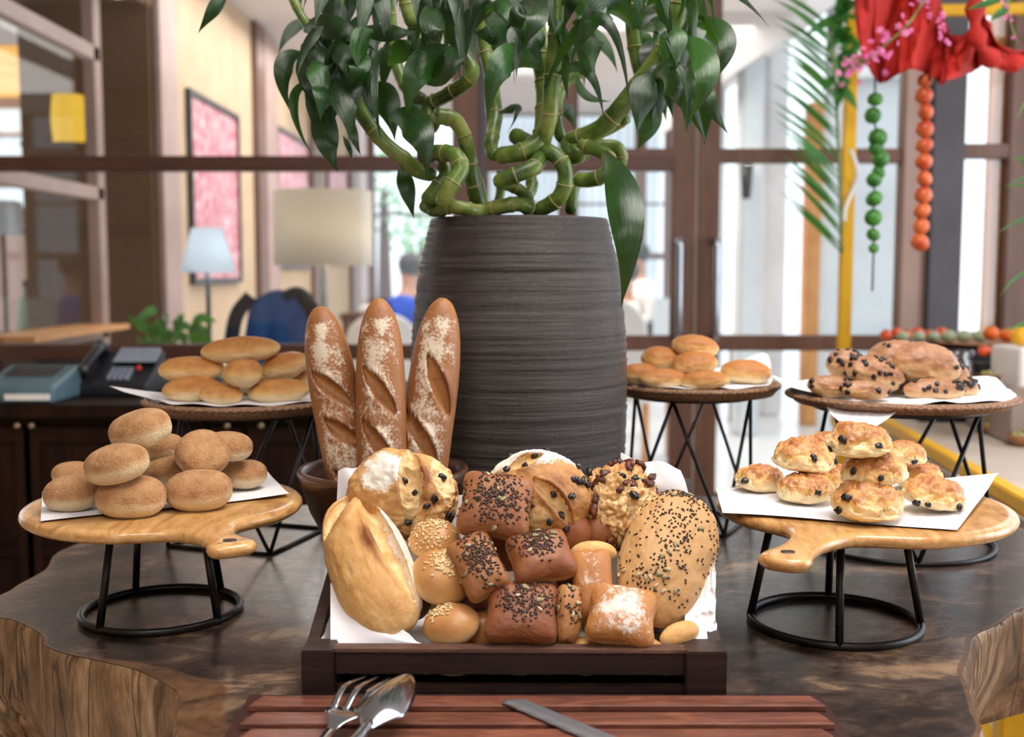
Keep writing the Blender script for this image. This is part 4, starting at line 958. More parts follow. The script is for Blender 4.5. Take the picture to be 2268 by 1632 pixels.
for k in range(150):
    bx = rg.uniform(690, 1545); by = rg.uniform(-190, 95); yo = rg.uniform(-.2, .22)
    if 1330 < bx < 1400 and by > -40: continue
    sg = 1 if bx > 1110 else -1; dx = sg * rg.uniform(-40, 100); dy = rg.uniform(95, 195)
    if by > 20: dy *= .75
    p0 = P(bx, by, PY_ + yo); p2 = P(bx + dx, by + dy, PY_ + yo + rg.uniform(-.09, .05)); pm = P(bx + dx * .62, by + dy * rg.uniform(.05, .4), PY_ + yo - .02); p1 = pm * 2 - (p0 + p2) / 2
    V, F, UV = leafmesh(p0, p1, p2, rg.uniform(26, 44) * PY_ / FPX, rg.uniform(-.7, .7), .3, 12, .05, 100 + k)
    mk('leaf', V, F, M['leafb'] if rg.random() < .25 else M['leaf'], nearest(p0), uv=UV)
# ------------------------------------------------------------------ bread
_ico = {}
def ico(n):
    if n not in _ico:
        bm = bmesh.new(); bmesh.ops.create_icosphere(bm, subdivisions=n, radius=1)
        V = np.array([v.co[:] for v in bm.verts]); V /= np.linalg.norm(V, axis=1)[:, None]
        F = np.array([[v.index for v in f.verts] for f in bm.faces]); bm.free(); _ico[n] = (V, F)
    return _ico[n]
def vnorm(V, F):
    a, b, c = V[F[:, 0]], V[F[:, 1]], V[F[:, 2]]; fn = np.cross(b - a, c - a); N = np.zeros_like(V)
    for k in range(3): np.add.at(N, F[:, k], fn)
    return N / (np.linalg.norm(N, axis=1)[:, None] + 1e-12)
def orient(n, ang):
    """local z -> n, local x -> direction at ang degrees in the plane seen from the front (0 = right, 90 = up)"""
    z = Vector(n).normalized(); a = math.radians(ang); x = Vector((math.cos(a), 0, math.sin(a))) + Vector((0, .0001, 0))
    # tilt: up direction in the surface plane
    upv = (Vector((0, .35, 1)) - z * z.dot(Vector((0, .35, 1)))).normalized(); rt_ = upv.cross(z).normalized()
    if rt_.x < 0: rt_ = -rt_
    x = (rt_ * math.cos(a) + upv * math.sin(a)).normalized(); y = z.cross(x)
    return Matrix((x, y, z)).transposed()
def superell(D, p, q=2.0):
    xy = (np.abs(D[:, 0]) ** p + np.abs(D[:, 1]) ** p) ** (1 / p); r = (xy ** q + np.abs(D[:, 2]) ** q) ** (-1 / q); return D * r[:, None]
def slash(V, mask, segs, w, depth, a, b, ear=.35):
    """segs: list of (x0,y0,x1,y1) in units of a,b; cuts on the upper side"""
    for (x0, y0, x1, y1) in segs:
        p0 = np.array([x0 * a, y0 * b]); p1 = np.array([x1 * a, y1 * b]); d = p1 - p0; L = np.dot(d, d)
        t_ = np.clip(((V[:, :2] - p0) @ d) / L, 0, 1); q = p0 + t_[:, None] * d; dv = V[:, :2] - q
        dist = np.linalg.norm(dv, axis=1); side = np.sign(d[0] * dv[:, 1] - d[1] * dv[:, 0])
        ww = w * (np.sin(np.pi * np.clip(t_, .03, .97)) ** .5 + .05); k = np.clip(1 - (dist / ww) ** 2, 0, 1) * (V[:, 2] > 0)
        rim = np.exp(-((dist - ww * 1.15) / (ww * .35)) ** 2) * (V[:, 2] > 0) * np.where(side > 0, 1, .35) * np.sin(np.pi * t_)
        V[:, 2] += -depth * k ** .7 + depth * ear * rim
        mask[:, 0] = np.maximum(mask[:, 0], sst(.05, .35, k) * .9); mask[:, 1] *= 1 - sst(0, .2, k); mask[:, 2] += .3 * rim
def bread(name, label, cat, loc, size, mat, shape='bun', n=(0, -.45, .9), ang=0, seed=0, lvl=5, rough=.02, rs=2.5, brown=(.15, .75), flour=0, flourfn=None, fn=None, group=None, p=4.5, flatb=.55, taper=0, bend=0, pin=0, crumb0=0, qq=2.0, band=(-.5, .7)):
    a, b, c = size; D, F = ico(lvl)
    if shape == 'bun': V = superell(D, 2.15, qq)
    elif shape == 'square': V = superell(D, p, 3.0)
    elif shape == 'loaf': V = superell(D, 2.5, 2.0)
    else: V = D.copy()
    V = V.copy(); U = V.copy()
    if shape == 'square':   # pillow with pinched corners
        cn = (np.abs(V[:, 0] * V[:, 1])); V[:, 2] *= 1 - .28 * np.clip(cn, 0, 1); V[:, :2] *= (1 + pin * (cn - .35))[:, None]
    if shape == 'baguette':
        t_ = V[:, 0]; pr = (1 - np.abs(D[:, 0]) ** 3.2) ** .5; rad = np.linalg.norm(D[:, 1:], axis=1) + 1e-9
        V = np.c_[D[:, 0], D[:, 1] / rad * pr, D[:, 2] / rad * pr]; U = V.copy()
    if taper: V[:, 1] *= 1 - taper * V[:, 0]; V[:, 2] *= 1 - taper * .5 * V[:, 0]
    V[:, 2] = np.where(V[:, 2] < 0, V[:, 2] * flatb, V[:, 2])
    if bend: V[:, 1] += bend * V[:, 0] ** 2
    V = V * np.array([a, b, c]); m_ = min(a, b, c)
    nf = fbm(U * rs + seed * 3.1, 3, seed); nf2 = fbm(U * rs * 4 + seed, 3, seed + 50)
    Dn = V / (np.linalg.norm(V, axis=1)[:, None] + 1e-9)
    V += Dn * (m_ * (rough * 2.2 * nf + rough * .7 * nf2))[:, None]
    up = U[:, 2]; mask = np.zeros((len(V), 3)); mask[:, 2] = brown[0] + (brown[1] - brown[0]) * sst(band[0], band[1], up) + .12 * nf; mask[:, 0] = crumb0
    if flour: mask[:, 1] = flour * sst(-.1, .6, up)
    if flourfn is not None: mask[:, 1] = np.clip(flourfn(U), 0, 1)
    if fn is not None: fn(V, U, mask, a, b, c, nf, nf2)
    Rm = orient(n, ang).to_4x4(); Rm.translation = Vector(loc)
    o = mk(name, V, F, mat, None, mask=np.clip(mask, 0, 1), world=False); o.matrix_world = Rm; ORG[o.name] = Vector()
    tag(o, label, cat, group); o['_'] = 1; del o['_']
    DATA[o.name] = (V, F, U)
    return o
DATA = {}
def scatter(o, n, dim, mat, name='seeds', reg=None, joined=True, seed=0, sink=.35, kind='seed', jit=.35, facing=None):
    V, F, U = DATA[o.name]; N = vnorm(V, F); rg = np.random.RandomState(seed + 5)
    w = np.ones(len(V)) if reg is None else np.clip(reg(V, U), 0, None)
    w = w / w.sum(); idx = rg.choice(len(V), size=min(n, int((w > 0).sum())), replace=False, p=w); mb = MB()
    for i in idx:
        z = Vector(N[i]); x = z.orthogonal().normalized(); a_ = rg.rand() * 6.28; x = Matrix.Rotation(a_, 3, z) @ x; z = (z + Vector(rg.randn(3) * .12)).normalized(); y = z.cross(x).normalized(); x = y.cross(z)
        s_ = 1 + jit * (rg.rand() - .5); L, Wd, H = [q * s_ for q in dim]; c = Vector(V[i]) + z * H * (1 - sink)
        R3 = Matrix((x, y, z)).transposed(); q = MB(); n_, m_ = (6, 4) if kind == 'seed' else (8, 6); q.ell((0, 0, 0), L, Wd, H, n_, m_); vv = []
        for v in q.v:
            v = Vector(v)
            if kind == 'seed': v.y *= 1 - .45 * v.x / L
            else:
                k = 1 + .3 * math.sin(v.x / L * 3 + i) * math.cos(v.y / Wd * 4 + i * .7); v = v * k
            vv.append(R3 @ v + c)
        if joined: mb.add(vv, q.f)
        else: mk(name, vv, q.f, mat, o, world=False)
    if joined and len(mb.v):
        s = mk(name, mb.v, mb.f, mat, o, world=False); s['kind'] = 'stuff'; return s
def at(px, py, Y): return P(px, py, Y)
def pxs(w, Y): return w / 2 * Y / FPX      # half size in metres from a width in photo px
top_patch = lambda cx_, cy_, r: (lambda V, U: ((U[:, 2] > .15) * np.exp(-(((U[:, 0] - cx_) ** 2 + (U[:, 1] - cy_) ** 2) / r ** 2) ** 2)))

# ---- crate
CF, CB = 1.245, 1.535
t = thing('wooden_crate', 'dark stained slatted wooden display crate filled with breads', 'crate', (0, CF, TZ))
yaw = Matrix.Translation((0, CF, 0)) @ Matrix.Rotation(math.radians(-.6), 4, 'Z') @ Matrix.Translation((0, -CF, 0))
xl, xr = -.243, .247; zf = P(CX, 1446, CF).z
def cb(name, x0, x1, y0, y1, z0, z1, m='crate', bev=.0015): return MB().box(x0, x1, y0, y1, z0, z1, bev, yaw).build(name, M[m], t, False)
cb('corner_block', xl, xl + .037, CF - .008, CF + .036, TZ, zf + .0045); cb('corner_block', xr - .047, xr, CF - .008, CF + .04, TZ, zf + .0045)
cb('front_slat', xl + .037, xr - .047, CF + .002, CF + .014, zf - .027, zf - .001)
cb('bottom_slat', xl + .037, xr - .047, CF + .004, CF + .016, TZ, TZ + .0095)
cb('top_rail', xl, xr, CF - .001, CF + .022, zf - .001, zf + .004, 'crate_top')
cb('bottom_board', xl + .01, xr - .01, CF + .02, CB, TZ + .001, TZ + .004)
for x0, x1 in ((xl, xl + .014), (xr - .014, xr)):
    V = [];
    pr = [(CF + .02, TZ), (CB, TZ), (CB, TZ + .20), (CB - .02, TZ + .20), (CB - .07, TZ + .115), (CF + .02, zf)]
    V = [yaw @ Vector((x, y, z)) for x in (x0, x1) for y, z in pr]; k = len(pr)
    F = [tuple(range(k))[::-1], tuple(range(k, 2 * k))] + [(i, (i + 1) % k, k + (i + 1) % k, k + i) for i in range(k)]
    mk('side_board', V, F, M['crate'], t, False)
cb('back_slat', xl + .014, xr - .014, CB - .012, CB, TZ + .01, TZ + .07); cb('back_slat', xl + .014, xr - .014, CB - .012, CB, TZ + .08, TZ + .13); cb('back_slat', xl + .014, xr - .014, CB - .012, CB, TZ + .14, TZ + .195)
# paper lining
def lining(u, v):
    x = (-.228 + .456 * u); y = CF + .026 + (CB - CF - .045) * v; e = abs(2 * u - 1); z = TZ + .0065
    z += .0
    rise = max(0, (e - .88) / .12); hgt = (zf - TZ) * .8 + .05 * v
    if u < .5: hgt += .05 * (1 - v) * 0
    z += rise * hgt * (1 - max(0, (v - .75) / .25)); x += (-1 if u < .5 else 1) * .002 * rise
    rb = max(0, (v - .9) / .1); z = max(z, TZ + .016 + rb * .165)
    return yaw @ Vector((x + .0015 * math.sin(v * 30 + u * 4), y, z + .0015 * math.sin(u * 40 + v * 17)))
o = MB().grid(lining, 60, 40).build('crate_lining', M['paper'], None, True, loc=(0, 1.4, TZ + .015)); tag(o, 'white paper lining inside the dark crate of breads', 'paper')
def tri_paper(pts, label, nrm=.002, seed=0):
    A, B, C, D = pts
    o = MB().grid(lambda u, v: (A * (1 - u) + B * u) * (1 - v) + (D * (1 - u) + C * u) * v + Vector((0, -.010 * math.sin(u * math.pi) * math.sin(v * math.pi) + .0025 * math.sin(u * 11 + seed) * v, .004 * math.sin(u * 9 + seed + v * 5) * v)), 20, 20).build('paper_flap', M['paper'], None, True, loc=(A + B + C + D) / 4)
    return tag(o, label, 'paper')
tri_paper((P(732, 1424, CF + .03), P(935, 1425, CF + .03), P(900, 1405, CF + .04), P(731, 1290, CF + .10)), 'white paper corner at the front left inside the crate', seed=1)
tri_paper((P(745, 1130, 1.50), P(900, 1080, 1.515), P(850, 1004, 1.52), P(748, 1048, 1.51)), 'white paper flap standing behind the round floured loaf', seed=2)
tri_paper((P(1370, 1110, 1.50), P(1530, 1110, 1.50), P(1508, 1036, 1.51), P(1375, 1008, 1.52)), 'white paper flap standing behind the knobbly cheese loaf', seed=3)
def crum(u, v):
    a, b, c, d = P(1490, 1428, CF + .035), P(1583, 1424, CF + .035), P(1586, 1240, 1.36), P(1560, 1270, 1.37)
    p = (a * (1 - u) + b * u) * (1 - v) + (d * (1 - u) + c * u) * v; q = fbm(np.array([[u * 5, v * 7, 1.]]), 3, 4)[0]
    return p + Vector((.006 * q * u, .012 * q, .004 * q))
tag(MB().grid(crum, 24, 30).build('paper_flap', M['paper'], None, True, loc=P(1550, 1370, 1.3)), 'crumpled white paper edge at the right inside the crate', 'paper')

# ---- the breads in the crate
def f_ciab(V, U, m, a, b, c, nf, nf2):
    slash(V, m, [(-.93, .25, -.5, -.72), (-.8, .45, .7, .68)], b * .24, c * .3, a, b, .7); m[:, 1] = .85 * sst(.4, .85, U[:, 1] + .25 * nf) * (U[:, 2] > -.2) + .25 * sst(.4, 1, U[:, 0]); m[:, 2] += .55 * np.exp(-(((U[:, 0] + .1) / .2) ** 2 + ((U[:, 1] - .2) / .2) ** 2)) - .08
bread('rustic_loaf', 'long pale rustic loaf leaning on the left side of the crate', 'bread', at(820, 1252, 1.36), (pxs(385, 1.36), pxs(186, 1.36), .044), M['ciabatta'], 'loaf', (-.12, -.72, .68), -64, 3, 6, .025, 3, (.1, .55), fn=f_ciab, taper=-.06)
def f_round(V, U, m, a, b, c, nf, nf2):
    slash(V, m, [(.05, .75, .35, -.85), (.5, .8, .9, -.2), (.1, .2, .4, -.3)], a * .2, c * .16, a, b, .8)
    m[:, 0] = np.maximum(m[:, 0], sst(.3, .7, -U[:, 1] * .7 + U[:, 0] * .35) * .75 * (U[:, 2] > -.4)); m[:, 1] = np.maximum(1.0 * np.exp(-(((U[:, 0] + .3) / .42) ** 2 + ((U[:, 1] - .1) / .6) ** 2) ** 2), .9 * np.exp(-(((U[:, 0] - .62) / .2) ** 2 + ((U[:, 1] - .45) / .4) ** 2))) * (1 - m[:, 0] * .7)
    V += V * ((.05 * nf2 + .035 * fbm(U * 22, 2, 9)) * sst(0, .8, m[:, 0]))[:, None]
o = bread('round_loaf', 'round flour-dusted loaf with olives, torn open golden crumb', 'bread', at(892, 1098, 1.445), (pxs(252, 1.44), pxs(200, 1.44), .062), M['cheese'], 'bun', (0, -.78, .62), -10, 5, 6, .05, 3, (.1, .6), fn=f_round)
scatter(o, 9, (.006, .004, .0035), M['olive'], 'olive_piece', lambda V, U: (U[:, 2] > .1) * (U[:, 0] > 0) * 1.0, False, 3, .2, 'chunk')
def f_olive(V, U, m, a, b, c, nf, nf2):
    slash(V, m, [(-.1, .1, .55, -.75), (-.5, .45, .1, .75)], a * .14, c * .2, a, b, .8)
    m[:, 1] = .95 * sst(.15, .75, U[:, 1] + .2 * nf) * (U[:, 2] > -.3) * (1 - m[:, 0])
    m[:, 0] = np.maximum(m[:, 0], .7 * np.exp(-(((U[:, 0] + .1) / .45) ** 2 + ((U[:, 1] + .65) / .35) ** 2)))
o = bread('round_loaf', 'large round olive loaf with white flour on top, behind the seeded square rolls', 'bread', at(1190, 1103, 1.43), (pxs(236, 1.43), pxs(214, 1.43), .058), M['ciabatta'], 'bun', (.05, -.85, .5), 5, 8, 6, .04, 3, (.15, .75), fn=f_olive)
scatter(o, 26, (.006, .0045, .003), M['olive'], 'olive_piece', lambda V, U: (U[:, 2] > .0) * 1.0, False, 4, .35, 'chunk')
def f_knob(V, U, m, a, b, c, nf, nf2):
    k = np.abs(fbm(U * 3.2 + 4, 3, 21)); V *= (1 + .07 * nf2 + .05 * np.abs(fbm(U * 14, 3, 31)) - .13 * np.exp(-(k / .09) ** 2))[:, None]; m[:, 0] = np.maximum(.25, np.exp(-(k / .12) ** 2)) * .7; m[:, 2] = .35 + .5 * nf2 + .4 * sst(.2, .9, U[:, 1])
o = bread('cheese_loaf', 'knobbly golden cheese and onion loaf with toasted dark bits', 'bread', at(1372, 1122, 1.455), (pxs(178, 1.45), pxs(196, 1.45), .05), M['cheese'], 'bun', (.05, -.8, .6), -8, 12, 6, .06, 3, (.2, .8), fn=f_knob)
scatter(o, 34, (.0085, .005, .0035), M['nut'], 'onion_piece', lambda V, U: (U[:, 2] > .1) * np.clip(U[:, 1] + .5, 0.1, 1), False, 6, .2, 'chunk')
scatter(o, 12, (.007, .005, .004), M['olive'], 'olive_piece', lambda V, U: (U[:, 2] > .1) * np.clip(U[:, 1] + .3, 0.05, 1), False, 7, .2, 'chunk')
o = bread('seeded_loaf', 'large oval wholemeal loaf with black seeds on the right of the crate', 'bread', at(1478, 1236, 1.385), (pxs(352, 1.385), pxs(208, 1.385), .05), M['seedoval'], 'loaf', (.22, -.72, .66), 62, 15, 6, .03, 2.4, (.12, .55), flourfn=lambda U: .45 * sst(.6, 1, -U[:, 1]), taper=-.02)
sd_reg = lambda V, U: (U[:, 2] > .1) * (.15 + np.exp(-((U[:, 1] - .15) / .42) ** 2)) * (U[:, 0] > -.75)
scatter(o, 420, (.0019, .0012, .0009), M['blackseed'], 'black_seeds', sd_reg, True, 1)
scatter(o, 11, (.0052, .003, .0014), M['pumpkin'], 'pumpkin_seed', sd_reg, False, 2); scatter(o, 12, (.0050, .0024, .0016), M['sunflower'], 'sunflower_seed', sd_reg, False, 3)
def seeded(label, px, py, Y, w, h, th, n, ang, seed, lvl=5, pw=6.5, br=(.3, .8), ns=170, patch=(.1, .1, .75), pinv=.12):
    o = bread('seeded_roll', label, 'bread roll', at(px, py, Y), (pxs(w, Y), pxs(h, Y), th), M['seedbread'], 'square', n, ang, seed, lvl, .03, 2.2, br, p=pw, flatb=.8, pin=pinv)
    rgn = top_patch(*patch); scatter(o, ns, (.0021, .0013, .0009), M['blackseed'], 'black_seeds', rgn, True, seed); scatter(o, ns // 2, (.0025, .0014, .0009), M['flax'], 'linseeds', rgn, True, seed + 30)
    scatter(o, 4, (.0052, .003, .0014), M['pumpkin'], 'pumpkin_seed', rgn, False, seed + 8); scatter(o, 2, (.0048, .0024, .0016), M['sunflower'], 'sunflower_seed', rgn, False, seed + 9)
    return o
seeded('square brown seeded roll at the top centre, resting on the olive loaf', 1098, 1121, 1.365, 158, 148, .026, (0, -.82, .57), -8, 21, 6, ns=230, patch=(.0, .1, .8))
seeded('square reddish-brown seeded roll in the middle of the crate', 1198, 1235, 1.325, 138, 120, .025, (.1, -.62, .78), 12, 22, patch=(-.1, .35, .7), br=(.45, .85))
seeded('oblong seeded roll leaning beside the sesame buns', 1060, 1254, 1.315, 100, 154, .024, (-.15, -.72, .68), -142 + 90 + 80, 23, patch=(.2, 0, .75), br=(.15, .7))
seeded('square dark brown seeded roll at the front edge of the crate', 1155, 1357, 1.285, 158, 140, .024, (0, -.72, .69), -3, 24, 6, patch=(.1, .25, .75), ns=200, br=(.5, .9))
seeded('narrow seeded roll standing on its side at the front', 1257, 1359, 1.29, 132, 56, .018, (.3, -.85, .4), 85, 25, patch=(.2, .1, .8), ns=26, br=(.15, .5), pw=3.2)
def sbun(label, px, py, Y, w, h, n, seed, patch, ns=110):
    o = bread('sesame_bun', label, 'bread roll', at(px, py, Y), (pxs(w, Y), pxs(h, Y) * 1.06, pxs(h, Y) * .9), M['bun'], 'bun', n, 0, seed, 5, .008, 1.6, (.0, .72), flatb=.75)
    scatter(o, ns, (.0024, .00145, .0009), M['sesame'], 'sesame_seeds', top_patch(*patch), True, seed, .3)
sbun('sesame bun half hidden below the round floured loaf', 962, 1198, 1.375, 118, 100, (-.1, -.45, .9), 31, (0, -.1, .75))
sbun('pale-sided sesame bun in the middle of the three on the left', 976, 1281, 1.335, 136, 132, (.28, -.5, .85), 32, (.1, .05, .6), 130)
sbun('sesame bun resting on the front rail of the crate', 1000, 1385, 1.295, 134, 104, (-.25, -.35, .9), 33, (-.25, .05, .5), 60)
def floured(label, px, py, Y, w, h, th, n, ang, seed, fl, lvl=5, pinv=.12):
    return bread('floured_roll', label, 'bread roll', at(px, py, Y), (pxs(w, Y), pxs(h, Y), th), M['floured'], 'square', n, ang, seed, lvl, .03, 2.0, (.1, .7), p=6, flatb=.8, pin=pinv, flourfn=lambda U: fl * np.exp(-((U[:, 0] ** 2 + U[:, 1] ** 2) / .9) ** 1.4) * (.85 + .3 * fbm(U * 4, 2, 8)) * (U[:, 2] > .1))
floured('square flour-dusted roll at the front right of the crate', 1376, 1366, 1.285, 150, 140, .026, (.08, -.66, .74), -12, 41, 1.0, 6, .13)
floured('upright flour-dusted roll behind the front floured roll', 1312, 1296, 1.325, 92, 158, .026, (-.1, -.85, .5), 4, 42, .55)
bread('pale_roll', 'small pale golden roll tucked below the cheese loaf', 'bread roll', at(1314, 1226, 1.375), (pxs(106, 1.37), pxs(48, 1.37), .018), M['plain'], 'bun', (0, -.45, .9), 0, 44, 5, .02, 2, (.1, .5))
bread('pale_roll', 'small pale golden roll at the right front corner of the crate', 'bread roll', at(1505, 1406, 1.285), (pxs(104, 1.28), pxs(54, 1.28), .016), M['plain'], 'bun', (.1, -.5, .85), 25, 45, 5, .02, 2, (.1, .6), flourfn=lambda U: .4 * sst(.3, 1, -U[:, 0]))
bread('brown_roll', 'dark golden roll between the sesame bun and the dark seeded roll', 'bread roll', at(1072, 1402, 1.315), (.035, .022, .03), M['bun'], 'bun', (0, -.4, .9), 0, 46, 4, .02, 2, (.4, .9))
# lower layer seen through the slats and holding up the pile
low = [(-.165, 1.305, 'ciabatta', .035), (-.07, 1.30, 'bun', .034), (.01, 1.302, 'bun', .036), (.088, 1.302, 'plain', .034), (.155, 1.305, 'plain', .032)]
for i, (x, y, mt, r_) in enumerate(low):
    bread('bottom_roll', ['pale roll behind the lower slat at the left, near the fork', 'golden roll behind the lower slat, under the sesame bun', 'golden roll behind the lower slat, above the knife tip', 'pale roll behind the lower slat, under the floured roll', 'pale roll behind the lower slat at the right end'][i], 'bread roll', (x, y - .01, TZ + .029), (r_, .033, .022), M[mt], 'bun', (0, 0, 1), 0, 60 + i, 4, .02, 2, (.1, .6), group='rolls in the bottom layer of the crate', flatb=.9)
for i, (x, y, z, r_) in enumerate([(-.17, 1.42, .045, .05), (-.06, 1.43, .06, .055), (.06, 1.43, .06, .055), (.17, 1.43, .045, .05), (-.03, 1.365, .05, .04), (.05, 1.365, .05, .04), (.12, 1.375, .05, .035)]):
    bread('bottom_roll', 'roll buried under the pile inside the crate', 'bread roll', (x, y, TZ + z), (r_, .03, .035), M['plain'], 'bun', (0, 0, 1), 0, 70 + i, 3, .02, 2, (.2, .7), group='rolls buried in the crate', flatb=.9)
for i, (px, py, y, r_) in enumerate([(1110, 1222, 1.405, .04), (1262, 1182, 1.415, .03), (1190, 1312, 1.365, .034), (1040, 1345, 1.36, .03), (1262, 1275, 1.375, .03), (905, 1330, 1.37, .03), (1330, 1180, 1.43, .03)]):  # added dark fillers stand in for the shade between the breads
    bread('bottom_roll', 'dark filler roll added between the upper breads to imitate shade in the gaps', 'bread roll', at(px, py, y), (r_, .026, .03), M['seedbread'], 'bun', (0, -.3, 1), 0, 90 + i, 3, .02, 2, (.6, .9), group='dark filler rolls added to imitate shade in the gaps', flatb=.9)

# ---- wooden bowl with baguettes
bc = Vector((P(849, 1035, 1.69).x, 1.69, TZ)); rz = P(CX, 1038, 1.69).z; rb = 190 * 1.69 / FPX
t = thing('wooden_bowl', 'deep dark wooden bowl holding three baguettes', 'bowl', bc)
MB().lathe([(.0, TZ), (.055, TZ), (.06, TZ + .01), (.085, TZ + .07), (rb * .86, rz - .06), (rb * .97, rz - .012), (rb, rz - .003), (rb * .985, rz + .003), (rb * .93, rz + .002), (rb * .89, rz - .006), (rb * .78, rz - .06), (.07, TZ + .07), (.045, TZ + .02), (0, TZ + .018)], (bc.x, bc.y, 0), 64, mod=lambda a, i: 1 + .01 * math.sin(2 * a + 1)).build('body', M['bowl'], t)
def f_bag(segs):
    def f(V, U, m, a, b, c, nf, nf2):
        slash(V, m, segs, b * .3, c * .34, a, b, .4)
        m[:, 1] = (.66 + .35 * nf) * sst(-.3, .6, U[:, 2]) * np.clip(1 - 1.2 * np.abs(U[:, 1]) ** 3, 0, 1) * sst(1.0, .72, U[:, 0]) * (1 - m[:, 0])
        m[:, 0] *= .62
    return f
def bag(label, pt, pb, w, Y, n, seed, segs, bend=0):
    a_, b_ = P(*pt, Y), P(*pb, Y + .01); L = (a_ - b_).length / 2; c = (a_ + b_) / 2
    ang = math.degrees(math.atan2(a_.z - b_.z, a_.x - b_.x))
    bread('baguette', label, 'baguette', c, (L, pxs(w, Y), pxs(w, Y) * .9), M['baguette'], 'baguette', n, ang, seed, 6, .02, 2.5, (.25, .75), fn=f_bag(segs), bend=bend, flatb=.75)
# along local x: +x = top end ; local y points to the left when x is up
bag('leftmost baguette, leaning to the left in the wooden bowl', (706, 676), (800, 1180), 112, 1.66, (-.12, -.97, .1), 81, [(.44, .55, .12, -.7), (.02, .35, -.24, -.75), (-.42, .35, -.7, -.7)], -.0)
bag('middle baguette standing upright in the wooden bowl', (836, 660), (852, 1190), 112, 1.63, (0, -1, .1), 82, [(.42, .55, .06, -.6), (-.02, .6, -.4, -.6), (-.5, .4, -.8, -.5)])
bag('rightmost baguette, leaning toward the dark pot', (975, 658), (925, 1185), 114, 1.66, (.08, -.97, .1), 83, [(.5, .3, .06, -.7), (.02, .9, -.34, -.45), (-.45, .5, -.8, -.5)])

# ---- rolls on the left board
rolls = [(291, 1100, .987, 146, -3, 'front crumb-coated roll, middle of the bottom row', 0), (440, 1086, .987, 142, 0, 'front crumb-coated roll at the right of the bottom row', 0), (162, 1092, .987, 124, 3, 'front crumb-coated roll at the far left of the board', 0),
 (540, 1050, .987, 98, 0, 'crumb-coated roll at the right end of the pile', 0), (160, 1049, .987, 84, 0, 'crumb-coated roll peeking out behind the far left one', 0), (369, 1044, 1.0, 112, 12, 'crumb-coated roll in the centre, between the two front ones', 0),
 (258, 1027, 1.034, 140, 12, 'crumb-coated roll on the second layer, left', 0), (357, 991, 1.032, 96, 5, 'crumb-coated roll at the back below the topmost one', 0), (449, 1004, 1.03, 108, -35, 'crumb-coated roll tilted towards the camera, upper right', 1),
 (507, 988, 1.034, 100, -8, 'crumb-coated roll behind the tilted one at right', 0), (310, 951, 1.074, 138, 14, 'topmost crumb-coated roll of the pile', 0)]
for i, (px, py, z, w, ang, lab, tl) in enumerate(rolls):
    c = PZ(px, py, z); hw = pxs(w, c.y)
    n = (math.sin(math.radians(-ang)) , -.12, 1) if not tl else (.45, -.62, .75)
    hw *= 1.05; bread('coated_roll', lab, 'bread roll', c, (hw, hw * (.86 if not tl else 1.1), hw * .59), M['rusk'], 'bun', n, 0 if not tl else -50, 90 + i, 5, .02, 1.8, (-.15, .75), group='crumb-coated rolls on the left board', flatb=1.0, qq=2.4, band=(-.5, .35))

# ---- cheese rolls on the right board
def f_past(V, U, m, a, b, c, nf, nf2):
    q = fbm(U * 2.6 + a * 900, 3, 77); k = np.exp(-(np.abs(q) / .1) ** 2) * (U[:, 2] > .1); V[:, 2] += c * (.07 * nf2 * (U[:, 2] > .2) - .17 * k); m[:, 0] = .55 * k; m[:, 2] = .1 + .75 * sst(0, .9, U[:, 2] + .35 * nf) + .1 * nf2
pr_ = [(1921, 1109, .990, 162, 0, 'front cheese and olive roll nearest the camera', 3), (1786, 1080, .987, 122, 4, 'browned cheese roll left of the front one', 1), (1684, 1059, .985, 112, -8, 'browned cheese roll at the far left of the pile', 1), (2067, 1092, .990, 136, -8, 'cheese roll with olives at the right front of the pile', 3),
 (2035, 1052, .990, 104, 5, 'cheese roll just behind the right front one', 0), (1870, 1062, .985, 110, 0, 'cheese roll hidden in the middle of the bottom layer', 0), (1936, 1041, 1.026, 144, 8, 'cheese roll with a large black olive on the second layer', 2),
 (1780, 1010, 1.026, 138, -3, 'cheese roll on the second layer, left', 2), (1832, 982, 1.022, 96, 0, 'cheese roll at the back left of the top', 0), (2008, 1000, 1.03, 92, -8, 'cheese roll with a grey olive slice at the upper right', 2), (1902, 976, 1.066, 140, 2, 'topmost browned cheese roll of the pile', 3)]
for i, (px, py, z, w, ang, lab, no) in enumerate(pr_):
    c = PZ(px, py, z); hw = pxs(w, c.y)
    o = bread('cheese_roll', lab, 'bread roll', c + Vector((0, 0, -.006)), (hw, hw * .85, hw * .72), M['pastry'], 'bun', (math.sin(math.radians(-ang)), -.15, 1), 0, 120 + i, 5, .07, 2.2, (0, .8), fn=f_past, group='cheese rolls on the right board', flatb=.4, qq=2.3, band=(-.1, .8))
    if no: scatter(o, no, (.006, .005, .003), M['olive'], 'olive_piece', lambda V, U: (U[:, 1] < -.35) * (U[:, 2] > -.1) * (U[:, 2] < .6) * 1.0, False, i, .5, 'chunk', .5)
